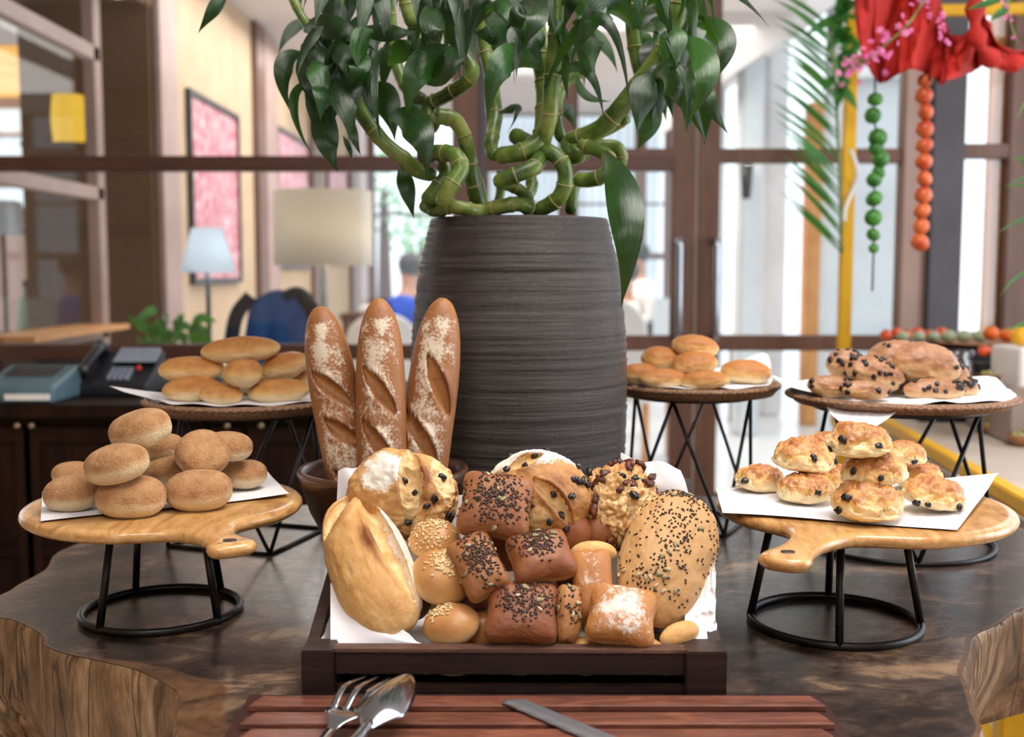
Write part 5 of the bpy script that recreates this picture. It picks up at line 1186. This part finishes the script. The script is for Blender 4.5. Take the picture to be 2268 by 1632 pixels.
# ---- rear left plate of oval rolls
rl_ = [(425, 862, 130, 56, 3, 1.93, 'oval roll at the left of the lower row, rear left plate'), (490, 874, 96, 46, -4, 1.90, 'small blunt oval roll at the front, rear left plate'), (618, 866, 140, 54, 4, 1.92, 'oval roll at the right front, rear left plate'), (665, 838, 90, 44, 12, 2.0, 'oval roll half hidden by the baguettes'),
 (424, 818, 146, 56, 0, 1.96, 'oval roll on the second layer at left, rear left plate'), (538, 826, 86, 62, 0, 1.91, 'stubby roll end facing the camera, rear left plate'), (630, 810, 112, 58, 15, 1.97, 'oval roll on the second layer at right, rear left plate'), (533, 775, 178, 58, 4, 1.96, 'topmost long oval roll on the rear left plate'), (545, 850, 110, 46, 0, 2.02, 'oval roll hidden in the middle, rear left plate')]
for i, (px, py, w, h, ang, Y, lab) in enumerate(rl_):
    c = P(px, py, Y); bread('oval_roll', lab, 'bread roll', c, (pxs(w, Y), pxs(h, Y) * 1.3, pxs(h, Y)), M['plain'], 'loaf', (-math.sin(math.radians(ang)), -.2, 1), ang, 140 + i, 5, .04, 2, (-.1, .85), group='oval rolls on the rear left plate', flatb=1.0)
# ---- rear centre plate
rc_ = [(1416, 828, 90, 46, 2.06, 'golden roll nearest the pot on the rear centre plate'), (1468, 838, 116, 44, 2.03, 'golden roll at the lower left front, rear centre plate'), (1560, 842, 110, 42, 2.02, 'golden roll at the front middle, rear centre plate'), (1652, 824, 112, 54, 2.07, 'golden roll at the right end, rear centre plate'), (1462, 796, 84, 56, 2.10, 'golden roll leaning at the upper left, rear centre plate'), (1538, 806, 104, 52, 2.06, 'golden roll in the centre below the top one, rear centre plate'), (1540, 768, 104, 54, 2.10, 'topmost round golden roll on the rear centre plate'), (1530, 838, 90, 40, 2.13, 'golden roll hidden at the back, rear centre plate')]
for i, (px, py, w, h, Y, lab) in enumerate(rc_):
    c = P(px, py, Y); bread('golden_roll', lab, 'bread roll', c, (pxs(w, Y), pxs(h, Y) * 1.3, pxs(h, Y)), M['plain'], 'loaf', (.1 * math.sin(i * 2.3), -.2, 1), 8 * math.sin(i * 1.7), 160 + i, 5, .05, 2, (0, .95), group='golden rolls beside the pot', flatb=1.0)
# ---- chocolate buns
rr2 = [(1840, 856, 100, 44, -8, 1.90, 'chocolate chip bun at the lower left of the plate', 7), (1918, 864, 102, 38, -4, 1.86, 'chocolate chip bun at the lower front of the plate', 6), (2068, 864, 130, 48, 2, 1.88, 'chocolate-topped bun at the lower right front', 16), (2125, 856, 80, 46, -6, 1.93, 'chocolate-topped bun at the right edge of the plate', 14), (2100, 826, 90, 50, -12, 1.98, 'pale chocolate bun behind the right ones', 8),
 (1874, 808, 84, 62, 0, 1.95, 'round bun dotted with chocolate chips at the upper left', 26), (1938, 828, 124, 66, -24, 1.91, 'long chocolate chip bun slanting down in the middle', 26), (1985, 800, 120, 84, 5, 1.97, 'brown bun behind the large top one', 3), (2050, 806, 140, 88, -14, 1.93, 'large glossy bun on top with few chips', 4), (1975, 862, 90, 40, 0, 1.97, 'bun hidden under the chocolate pile', 3)]
for i, (px, py, w, h, ang, Y, lab, nc) in enumerate(rr2):
    c = P(px, py, Y); o = bread('chocolate_bun', lab, 'bread roll', c, (pxs(w, Y) * 1.04, pxs(h, Y) * 1.2, pxs(h, Y) * 1.1), M['choc'], 'loaf', (-.6 * math.sin(math.radians(ang)), -.25, 1), ang, 180 + i, 5, .07, 2.2, (-.1, .85), group='chocolate buns on the rear right plate', flatb=1.0)
    scatter(o, nc, (.0052, .0042, .003), M['chip'], 'chocolate_chip', lambda V, U: (U[:, 1] < .3) * (U[:, 2] > -.2) * 1.0, False, i, .75, 'chunk')
# ------------------------------------------------------------------ bread board, tongs, knife
zb = TZ + .016
t = thing('bread_board', 'reddish mahogany slatted bread board in front of the crate', 'bread board', (0, 1.15, TZ))
MB().box(-.30, .352, .93, 1.225, TZ, TZ + .009, .002).build('base_board', M['mahogdark'], t, False)
edges = [(1540, 1563), (1576, 1603), (1613, 1648), (1662, 1700), (1716, 1756), (1774, 1818)]
for i, (a, b) in enumerate(edges):
    y1 = PZ(CX, a, zb).y; y0 = PZ(CX, b, zb).y
    xL = [548, 528, 512, 500, 492, 488][i]; xR = [1832, 1852, 1868, 1880, 1886, 1890][i]
    x0, x1 = PZ(xL, b, zb).x, PZ(xR, b, zb).x
    V = [(x0, y0, TZ + .009), (x1, y0, TZ + .009), (x1, y1, TZ + .009), (x0, y1, TZ + .009), (x0 + .001, y0 + .0006, zb), (x1 - .001, y0 + .0006, zb), (x1 - .012, y1, zb), (x0 + .012, y1, zb)]
    o = mk('slat', V, [(3, 2, 1, 0), (4, 5, 6, 7), (0, 1, 5, 4), (1, 2, 6, 5), (2, 3, 7, 6), (3, 0, 4, 7)], M['mahog'], t, False)
    bv = o.modifiers.new('b', 'BEVEL'); bv.width = .0012; bv.segments = 2
# tongs: fork arm and spoon arm joined at a spring far towards the camera
hinge = Vector((-.262, .80, zb + .03))
t = thing('serving_tongs', 'polished steel fork-and-spoon salad tongs lying on the bread board', 'tongs', hinge)
Yt = 1.14
def TT(px, py, z): return PZ(px, py, z)
zz = zb + .028
n0 = TT(812, 1622, zz + .0); tipS = TT(906, 1500, zz + .012)
# spoon bowl
ax = (tipS - n0); L = ax.length; axn = ax.normalized(); sdv = Vector((axn.y, -axn.x, 0)).normalized(); upn = sdv.cross(axn).normalized()
if upn.z < 0: upn = -upn
def spoonp(u, v):
    s = u; w = .0265 * (math.sin(math.pi * min(1, s ** .75 * .93 + .07)) ** .6) * (1 if s > .25 else (.35 + .65 * (s / .25) ** 1.5)); 
    if s > .999: w = .0015
    x = (v - .5) * 2
    return n0 + ax * (s * 1.0) + sdv * w * x + upn * (.011 * math.sin(math.pi * s) ** .8 * (1 - x * x) + .003)
o = MB().grid(spoonp, 28, 16).build('spoon_bowl', M['chrome'], t); o.modifiers.new('s', 'SOLIDIFY').thickness = .0012
o = MB().tube(spline([n0 + ax * .06 + upn * .006, n0 - axn * .03 + Vector((0, 0, .006)), TT(700, 1700, zz + .006), hinge + Vector((.01, 0, 0))], 6), [.0055, .005, .0055, .006] + [.0065] * 15, 10).build('spoon_arm', M['chrome'], t)
# fork head
fb = TT(764, 1592, zb + .012); ft = TT(850, 1508, zb + .018); fx_ = (ft - fb); fn_ = fx_.normalized(); fs = Vector((fn_.y, -fn_.x, 0)).normalized()
def tine(k):
    x = (k - 1.5) / 1.5; return [fb + fn_ * .012 + fs * (.02 * x) + Vector((0, 0, .002)), fb + fx_ * .5 + fs * (.0245 * x) + Vector((0, 0, .011)), ft + fs * (.022 * x) + Vector((0, 0, .004 - .002 * abs(x)))]
for k in range(4): 
    c = spline(tine(k), 6); mbb = MB()
    def fnn(u, v, c=c):
        i = min(int(u * (len(c) - 1)), len(c) - 2); p = c[i].lerp(c[i + 1], u * (len(c) - 1) - i); return p + fs * (v - .5) * (.0078 * (1 - .55 * u ** 3))
    o = MB().grid(fnn, 12, 3).build('tine', M['chrome'], t); o.modifiers.new('s', 'SOLIDIFY').thickness = .0014
def fh(u, v):
    w = .006 + .018 * sst(0., .8, np.array(u)).item(); return fb - fn_ * .028 * (1 - u) + fn_ * .014 * u + fs * w * (v - .5) * 2 + Vector((0, 0, .004 * math.sin(u * 3) + .002))
o = MB().grid(fh, 12, 8).build('fork_head', M['chrome'], t); o.modifiers.new('s', 'SOLIDIFY').thickness = .0014
o = MB().grid(lambda u, v: spline([fb - fn_ * .026 + Vector((0, 0, .003)), TT(715, 1640, zb + .014), TT(640, 1760, zb + .02), hinge - Vector((.012, 0, 0))], 8)[min(24, int(u * 24))] + fs * (v - .5) * .011, 24, 2).build('fork_arm', M['chrome'], t); o.modifiers.new('s', 'SOLIDIFY').thickness = .0016
MB().tube([hinge + Vector((.02, -.0, 0)), hinge + Vector((.008, -.025, 0)), hinge + Vector((-.014, -.025, 0)), hinge - Vector((.022, 0, 0))], .006, 8).build('spring', M['chrome'], t)
# knife
zk = zb + .003
A = PZ(1112, 1552, zk); B = PZ(1155, 1549, zk); 
e0 = PZ(1112, 1556, zk); e1 = PZ(1330, 1652, zk); s0 = PZ(1160, 1550, zk); s1 = PZ(1408, 1652, zk)
d1 = (e1 - e0); d2 = (s1 - s0)
Ve = []; 
n = 150
for i in range(n + 1):
    u = i / n * 1.75; Ve.append(e0 + d1 * u + Vector((d1.y, -d1.x, 0)).normalized() * -.0011 * abs(math.sin(u * 16.0 * 1.2)))
Vs = [s0 + d2 * (i / n * 1.75) for i in range(n + 1)]
cap = [PZ(1118, 1549, zk), PZ(1135, 1548, zk)]
V = []; F = []
for i in range(n + 1): V += [Ve[i], Ve[i].lerp(Vs[i], .3) + Vector((0, 0, .0012)), Vs[i] + Vector((0, 0, .0012))]
for i in range(n): F += [(3 * i, 3 * i + 3, 3 * i + 4, 3 * i + 1), (3 * i + 1, 3 * i + 4, 3 * i + 5, 3 * i + 2)]
V += [cap[0], cap[1]]; k = len(V); F.append((0, 1, 2, k - 1, k - 2))
t = thing('bread_knife', 'long serrated steel bread knife lying across the board', 'knife', s1)
o = mk('blade', V, F, M['blade'], t); o.modifiers.new('s', 'SOLIDIFY').thickness = .0014
eA = (Ve[-1] + Vs[-1]) / 2; dk = (d1 + d2).normalized(); MB().tube(spline([eA, eA + dk * .03, eA + dk * .12], 5), [.012, .014, .015, .014, .013, .014, .013, .015, .016, .014, .01], 12).build('handle', M['phone'], t)

# ------------------------------------------------------------------ yellow buffet cart at right
CZ = .80; c0 = Vector((1.09, 2.33, 0)); ca = Vector((.13, 1.35, 0)).normalized(); cbv = Vector((ca.y, -ca.x, 0))
M4 = Matrix(((cbv.x, ca.x, 0, c0.x), (cbv.y, ca.y, 0, c0.y), (0, 0, 1, 0), (0, 0, 0, 1)))  # local x = away to the right, local y = along the edge
t = thing('buffet_cart', 'yellow-framed buffet cart with beige top to the right of the bread table', 'buffet cart', (1.6, 3.0, 0))
ya, yb, wd = -1.3, 2.05, 1.3
MB().box(.035, wd, ya + .03, yb - .03, CZ - .03, CZ - .004, .002, M4).build('countertop', M['counter'], t, False)
MB().box(0, .04, ya, yb, CZ - .03, CZ + .006, .004, M4).build('edge_rail', M['yellow'], t, False); MB().box(0, wd, yb - .04, yb, CZ - .03, CZ + .006, .004, M4).build('edge_rail', M['yellow'], t, False)
MB().box(-.015, .0, ya, yb, CZ - .075, CZ - .03, .002, M4).build('apron', M['apron'], t, False); MB().box(-.02, .005, ya, yb, CZ - .12, CZ - .078, .003, M4).build('lower_rail', M['yellow'], t, False)
pole_x = M4.inverted() @ P(1870, 700, 4.36)
def pl(lx, ly, z1, nm='canopy_post'): MB().box(lx - .024, lx + .024, ly - .024, ly + .024, CZ, z1, .004, M4).build(nm, M['yellow'], t, False)
pl(pole_x.x, pole_x.y, 2.3); pl(wd, pole_x.y, 2.3)
for lx, ly in ((.03, .1), (wd, .1), (pole_x.x, pole_x.y), (wd, pole_x.y)): MB().box(lx - .03, lx + .03, ly - .03, ly + .03, 0, CZ - .03, .004, M4).build('leg', M['yellow'], t, False)
for (ay, az, by, bz) in ((.1, .05, .9, .62), (.1, .62, .9, .05)): MB().tube([M4 @ Vector((.03, ay, az)), M4 @ Vector((.03, by, bz))], .022, 4).build('cross_brace', M['yellow'], t, False)
MB().box(pole_x.x - .02, wd, pole_x.y - .02, pole_x.y + .02, 2.26, 2.3, .004, M4).box(pole_x.x - .02, pole_x.x + .02, .5, pole_x.y, 2.26, 2.3, .004, M4).build('canopy_frame', M['yellow'], t, False)
# tiers on the cart
def onc(px, py, z): return PZ(px, py, z)
T1 = thing('display_riser', 'dark low display riser on the beige buffet top', 'riser', (1.55, 3.35, CZ))
MB().box(.25, .66, .82, 1.22, CZ, .955, .004, M4).build('body', M['apron'], T1, False)
T2 = thing('display_riser', 'taller black display riser at the back of the buffet', 'riser', (1.5, 3.75, CZ))
MB().box(.12, .9, 1.28, 1.72, CZ, 1.035, .004, M4).build('body', M['phone'], T2, False)
def fruit(name, c, r, mt, label, cat, group, sq=.9, stem=True):
    o = MB().ell((0, 0, 0), r, r, r * sq, 16, 12); o = mk(name, [Vector(v) + c for v in o.v], o.f, mt, None, loc=c); tag(o, label, cat, group)
    if stem: MB().ell((c.x, c.y, c.z + r * sq), r * .35, r * .35, r * .1, 6, 4).build('stem_end', M['green'], o)
tr = thing('oval_platter', 'oval dark platter of tomatoes and pale green bites on the back riser', 'platter', M4 @ Vector((.45, 1.5, 1.036)))
oo = tr.location; MB().lathe([(0, .004), (.16, .004), (.2, .016), (.205, .014), (.17, -.0), (0, 0)], (oo.x, oo.y, 1.036), 40, mod=lambda a, i: 1 + .35 * abs(math.cos(a)) ** 2).build('dish', M['clay'], tr)
for i, px in enumerate((1962, 1985, 2008, 2032, 2058, 2085)):
    fruit('tomato', P(px, 742 - (i % 2) * 6, 3.83 + (i % 2) * .06), .021, M['redfruit'], 'small red tomato on the oval platter, behind the green bites', 'tomato', 'tomatoes on the oval platter')
for i, px in enumerate((2000, 2035, 2068, 2102, 2136, 2172)):
    fruit('green_bite', P(px, 745, 3.70), .025 if i > 2 else .021, M['egg'], 'pale green round bite on the oval platter', 'snack', 'pale green bites on the platter', .85, False)
for i, (px, py) in enumerate(((2195, 738), (2232, 742))):
    fruit('orange', P(px, py, 3.6), .026, M['orangefruit'], ['small orange fruit beside the green bites', 'small orange fruit beside the yellow fruit'][i], 'fruit', 'orange fruit on the buffet')
bxp = P(2262, 800, 3.3)
o = MB().box(bxp.x - .05, bxp.x + .14, 3.2, 3.4, CZ, P(CX, 768, 3.3).z, .006).build('white_stand', M['whitecloth'], None, False, loc=(bxp.x, 3.3, CZ)); tag(o, 'white block stand at the right end of the buffet', 'stand')
fruit('yellow_fruit', P(2262, 745, 3.3), .032, M['pumpkinyellow'], 'yellow fruit resting on the white block stand', 'fruit', None)
# jars
def jar(px, Y, z, s, lab):
    c = Vector((P(px, 800, Y).x, Y, z)); t = thing('glass_jar', lab, 'jar', c)
    MB().lathe([(0, z + .001), (.034 * s, z + .001), (.038 * s, z + .008), (.038 * s, z + .06 * s), (.03 * s, z + .072 * s), (.03 * s, z + .078 * s)], (c.x, c.y, 0), 28).build('glass', M['jarglass'], t)
    MB().lathe([(0, z + .003), (.034 * s, z + .004), (.035 * s, z + .045 * s), (0, z + .046 * s)], (c.x, c.y, 0), 24).build('preserve', M['jam'], t)
    MB().lathe([(.033 * s, z + .076 * s), (.034 * s, z + .084 * s), (.028 * s, z + .088 * s), (0, z + .089 * s)], (c.x, c.y, 0), 24).build('lid', M['jarglass'], t)
    MB().tube([Vector((c.x + .034 * s, c.y, z + .07 * s)), Vector((c.x + .043 * s, c.y, z + .08 * s)), Vector((c.x + .036 * s, c.y, z + .088 * s))], .002, 6).build('clasp', M['chrome'], t)
zj = .956
jar(2118, 3.2, zj, 1.2, 'clip-top glass jar of red preserve on the low riser'); jar(2078, 3.33, zj, .9, 'smaller glass jar left of the clip-top one')
def dish(px, py, z, r, lab, hgt=.03):
    c = PZ(px, py, z); t = thing('food_bowl', lab, 'bowl', c); MB().lathe([(0, z), (r * .6, z), (r, z + hgt), (r * .96, z + hgt), (r * .55, z + .006), (0, z + .006)], (c.x, c.y, 0), 32, mod=lambda a, i: 1 + .06 * math.cos(2 * a)).build('dish', M['clay'], t)
    mb = MB(); rg = random.Random(int(px))
    for k in range(46):
        a = rg.random() * 6.28; q = r * .8 * rg.random() ** .5; mb.ell((c.x + q * math.cos(a), c.y + q * math.sin(a), z + hgt * .8 + rg.random() * .02 * (1 - q / r)), r * .16, r * .12, r * .07, 6, 4, Matrix.Rotation(rg.random() * 3, 3, 'X'))
    tag(mb.build('salad', M['salad'], t), kind='stuff')
dish(2205, 958, CZ, .062, 'small brown bowl of salad on the beige buffet top'); dish(2268, 985, CZ, .05, 'small brown bowl of salad at the right edge of the picture')
dish(2212, 842, .956, .07, 'flat brown dish of green salad on the low riser', .02)
t = thing('black_caddy', 'small black square dish with orange segments', 'dish', P(2195, 800, 3.42)); c = t.location
zcd = .956; t.location.z = zcd; ORG[t.name] = Vector((c.x, c.y, zcd)); MB().box(c.x - .05, c.x + .05, 3.4, 3.46, zcd, zcd + .05, .004).build('body', M['phone'], t, False)
for i, px in enumerate((2180, 2204)): fruit('orange', P(px, 778, 3.43) + Vector((0, 0, .0)), .02, M['redfruit'], ['orange-red fruit on the left of the small black dish', 'orange-red fruit on the right of the small black dish'][i], 'fruit', 'fruit on the black dish')

# decorations
t = thing('palm_frond', 'feathery green palm frond tied to the left of the yellow post', 'palm frond', P(1862, 560, 4.25))
rac = spline([P(1864, 560, 4.26), P(1860, 400, 4.24), P(1852, 220, 4.2), P(1840, 60, 4.15)], 12)
MB().tube(rac, .006, 6).build('rachis', M['stalk'], t)
rg = random.Random(5)
for k in range(25):
    u = k / 24; b = rac[min(int(u * (len(rac) - 1)), len(rac) - 1)]; px = 1862 - 20 * u; py = 555 - 480 * u
    ln = 150 - 20 * abs(u - .5); tip = P(px - ln * rg.uniform(.75, 1.0), py - ln * (.95 - .1 * u) + 20, 4.2 + rg.uniform(-.25, .15)); mid = b.lerp(tip, .5) + Vector((0, 0, .03))
    V, F, UV = leafmesh(b, mid, tip, .018, rg.uniform(-.5, .5), .2, 8, 0, k); mk('leaflet', V, F, M['palm'], t, uv=UV)
t = thing('palm_frond', 'thin grassy palm frond entering at the right edge', 'palm frond', P(2330, 520, 2.6))
rac = spline([P(2340, 330, 2.6), P(2330, 520, 2.6), P(2335, 760, 2.6)], 6); MB().tube(rac, .004, 6).build('rachis', M['stalk'], t)
for k, (a, m_, b) in enumerate((((2330, 430), (2290, 385), (2245, 340)), ((2330, 340), (2285, 345), (2232, 355)), ((2330, 380), (2280, 385), (2225, 412)), ((2330, 410), (2285, 405), (2222, 415)), ((2330, 480), (2270, 470), (2205, 520)), ((2330, 590), (2255, 590), (2212, 660)), ((2330, 700), (2270, 710), (2215, 740)), ((2335, 180), (2280, 190), (2250, 270)))):
    V, F, UV = leafmesh(P(*a, 2.6), P(*m_, 2.58), P(*b, 2.55), .010, .3, .2, 10, 0, k); mk('leaflet', V, F, M['palm'], t, uv=UV)
# red cloth canopy swag
t = thing('canopy_cloth', 'red gauze cloth swagged from the buffet canopy at upper right', 'cloth', P(2050, -20, 3.2))
lo = [(1895, 80), (1925, 150), (1950, 180), (1985, 165), (2020, 155), (2055, 165), (2085, 185), (2105, 180), (2140, 165), (2170, 150), (2195, 145), (2225, 160), (2268, 150), (2330, 140)]
hi_ = [(1890, -110), (1925, -110), (1960, -110), (2000, -110), (2040, -110), (2075, -50), (2095, 60), (2115, 78), (2145, 70), (2168, 20), (2185, 40), (2215, 95), (2268, 110), (2330, 60)]
LO = spline([(a, b, 0) for a, b in lo], 10); HI = spline([(a, b, 0) for a, b in hi_], 10); nn = len(LO)
def cl(u, v):
    i = min(int(u * (nn - 1) + .5), nn - 1); a, b = HI[i], LO[i]; s = a.lerp(b, v)
    q = fbm(np.array([[u * 16 + v * 2.2, v * 1.3, .5], [u * 40, v * 3, 9.5]]), 2, 3)
    fold = .12 * q[0] + .04 * q[1] + .05 * math.sin(u * 26 + v * 4)
    return P(s.x + 10 * q[1], s.y + 12 * q[0] * v, 3.15 + fold + .2 * (u - .5))
o = MB().grid(cl, nn - 1, 22).build('swag', M['redcloth'], t); o.modifiers.new('s', 'SOLIDIFY').thickness = .003
o = MB().tube(spline([P(2172, -60, 3.1), P(2160, 20, 3.05), P(2168, 95, 3.05), P(2215, 140, 3.1), P(2290, 130, 3.1)], 6), [.02 + .008 * math.sin(i * 1.3) for i in range(25)], 12).build('knotted_tail', M['redcloth'], t)
# garlands
def garland(label, pts, mt, name, str_to, Y=3.2):
    t = thing('fruit_garland', label, 'garland', P(pts[0][0], pts[0][1], Y))
    ln = [P(pts[0][0], pts[0][1] - 60, Y)] + [P(a, b, Y) for a, b, c in pts] + [P(*str_to, Y)]
    MB().tube(ln, .003, 6).build('string', M['twine'], t)
    for i, (a, b, c) in enumerate(pts): MB().ell(P(a, b, Y), c * .57 * mpp(Y), c * .57 * mpp(Y), c * .57 * mpp(Y) * (.85 + .15 * (i % 2)), 14, 10, Matrix.Rotation(i * .7, 3, 'Y')).build(name, mt, t)
garland('hanging string of green limes beside the yellow post', [(1938, 220, 30), (1933, 256, 32), (1942, 292, 0.1), (1944, 305, 36), (1940, 328, 30), (1950, 352, 34), (1946, 382, 28), (1936, 398, 30), (1936, 440, 34), (1934, 482, 34), (1934, 520, 28), (1935, 550, 20)], M['lime'], 'lime', (1932, 645))
garland('hanging string of small orange tomatoes below the red cloth', [(2048, 178, 30), (2046, 212, 34), (2050, 248, 34), (2048, 286, 34), (2047, 322, 34), (2046, 358, 33), (2047, 396, 33), (2045, 432, 34), (2042, 467, 34), (2040, 501, 32), (2037, 537, 38)], M['orange'], 'tomato', (2034, 556))
# blossoms and leaves round the post
t = thing('blossom_garland', 'pink orchid blossoms trailing across the red cloth', 'flowers', P(1960, 110, 3.0))
lnp = spline([P(1872, 150, 3.05), P(1920, 135, 3.0), P(1965, 95, 2.98), P(2010, 55, 2.95), P(2060, -20, 2.95)], 8); MB().tube(lnp, .003, 6).build('stem', M['stalk'], t)
rg = random.Random(9)
def blossom(c, r):
    mb = MB(); ax_ = Vector((rg.gauss(0, 1), -1.5, rg.gauss(0, 1))).normalized(); q = ax_.to_track_quat('Z', 'Y').to_matrix()
    for k in range(5):
        a = k * 1.257; mb.ell(c + q @ Vector((r * .6 * math.cos(a), r * .6 * math.sin(a), 0)), r * .5, r * .35, r * .12, 6, 4, q @ Matrix.Rotation(a, 3, 'Z'))
    mb.ell(c + ax_ * r * .2, r * .22, n=6, m=4); mb.build('blossom', M['pink'], t)
for k in range(56):
    p = lnp[rg.randrange(len(lnp))] + Vector((rg.gauss(0, .02), rg.gauss(0, .02), rg.gauss(0, .02))); blossom(p, rg.uniform(.007, .011))
for k in range(12): blossom(P(2085 + rg.gauss(0, 9), 30 + k * 6, 2.95), .007)
t = thing('leaf_bunch', 'bunch of green leaves and buds tied round the top of the yellow post', 'foliage', P(1860, 90, 4.2))
for k in range(60):
    u = rg.random(); b = P(1862 + rg.gauss(0, 8), -20 + 230 * u, 4.22); tip = b + Vector((rg.gauss(0, .05), rg.uniform(-.08, 0), rg.gauss(-.02, .05))); V, F, UV = leafmesh(b, b.lerp(tip, .5), tip, .035, rg.uniform(-1, 1), .2, 5, 0, k); mk('leaf', V, F, M['palm'], t, uv=UV)
MB().tube([P(1866, -20, 4.22), P(1866, 215, 4.22)], .004, 6).build('stem', M['stalk'], t)
for k in range(9): blossom(P(1885 + rg.gauss(0, 10), 130 + rg.random() * 60, 4.1), .011)
t = thing('flower_spray', 'thin spray of small pink buds hanging at the upper right corner', 'flowers', P(2240, 60, 2.8))
lnp = spline([P(2225, -30, 2.8), P(2235, 40, 2.8), P(2252, 95, 2.8)], 6); MB().tube(lnp, .002, 6).build('stem', M['stalk'], t)
for k in range(12): blossom(lnp[rg.randrange(len(lnp))] + Vector((rg.gauss(0, .008), 0, rg.gauss(0, .008))), .006)
for k in range(5):
    b = lnp[k]; tip = b + Vector((rg.gauss(0, .03), 0, -.03)); V, F, UV = leafmesh(b, b.lerp(tip, .5), tip, .02, .3, .2, 5, 0, k); mk('leaf', V, F, M['palm'], t, uv=UV)
# ribbon on the post
t = thing('white_ribbon', 'loose white ribbon knotted on the yellow post', 'ribbon', P(1885, 400, 4.3))
o = MB().grid(lambda u, v: P(1880 + 14 * math.sin(u * 5) + v * 9, 330 + 160 * u, 4.3 - .03 * math.sin(u * 8)), 24, 2).build('band', M['whitecloth'], t); o.modifiers.new('s', 'SOLIDIFY').thickness = .001
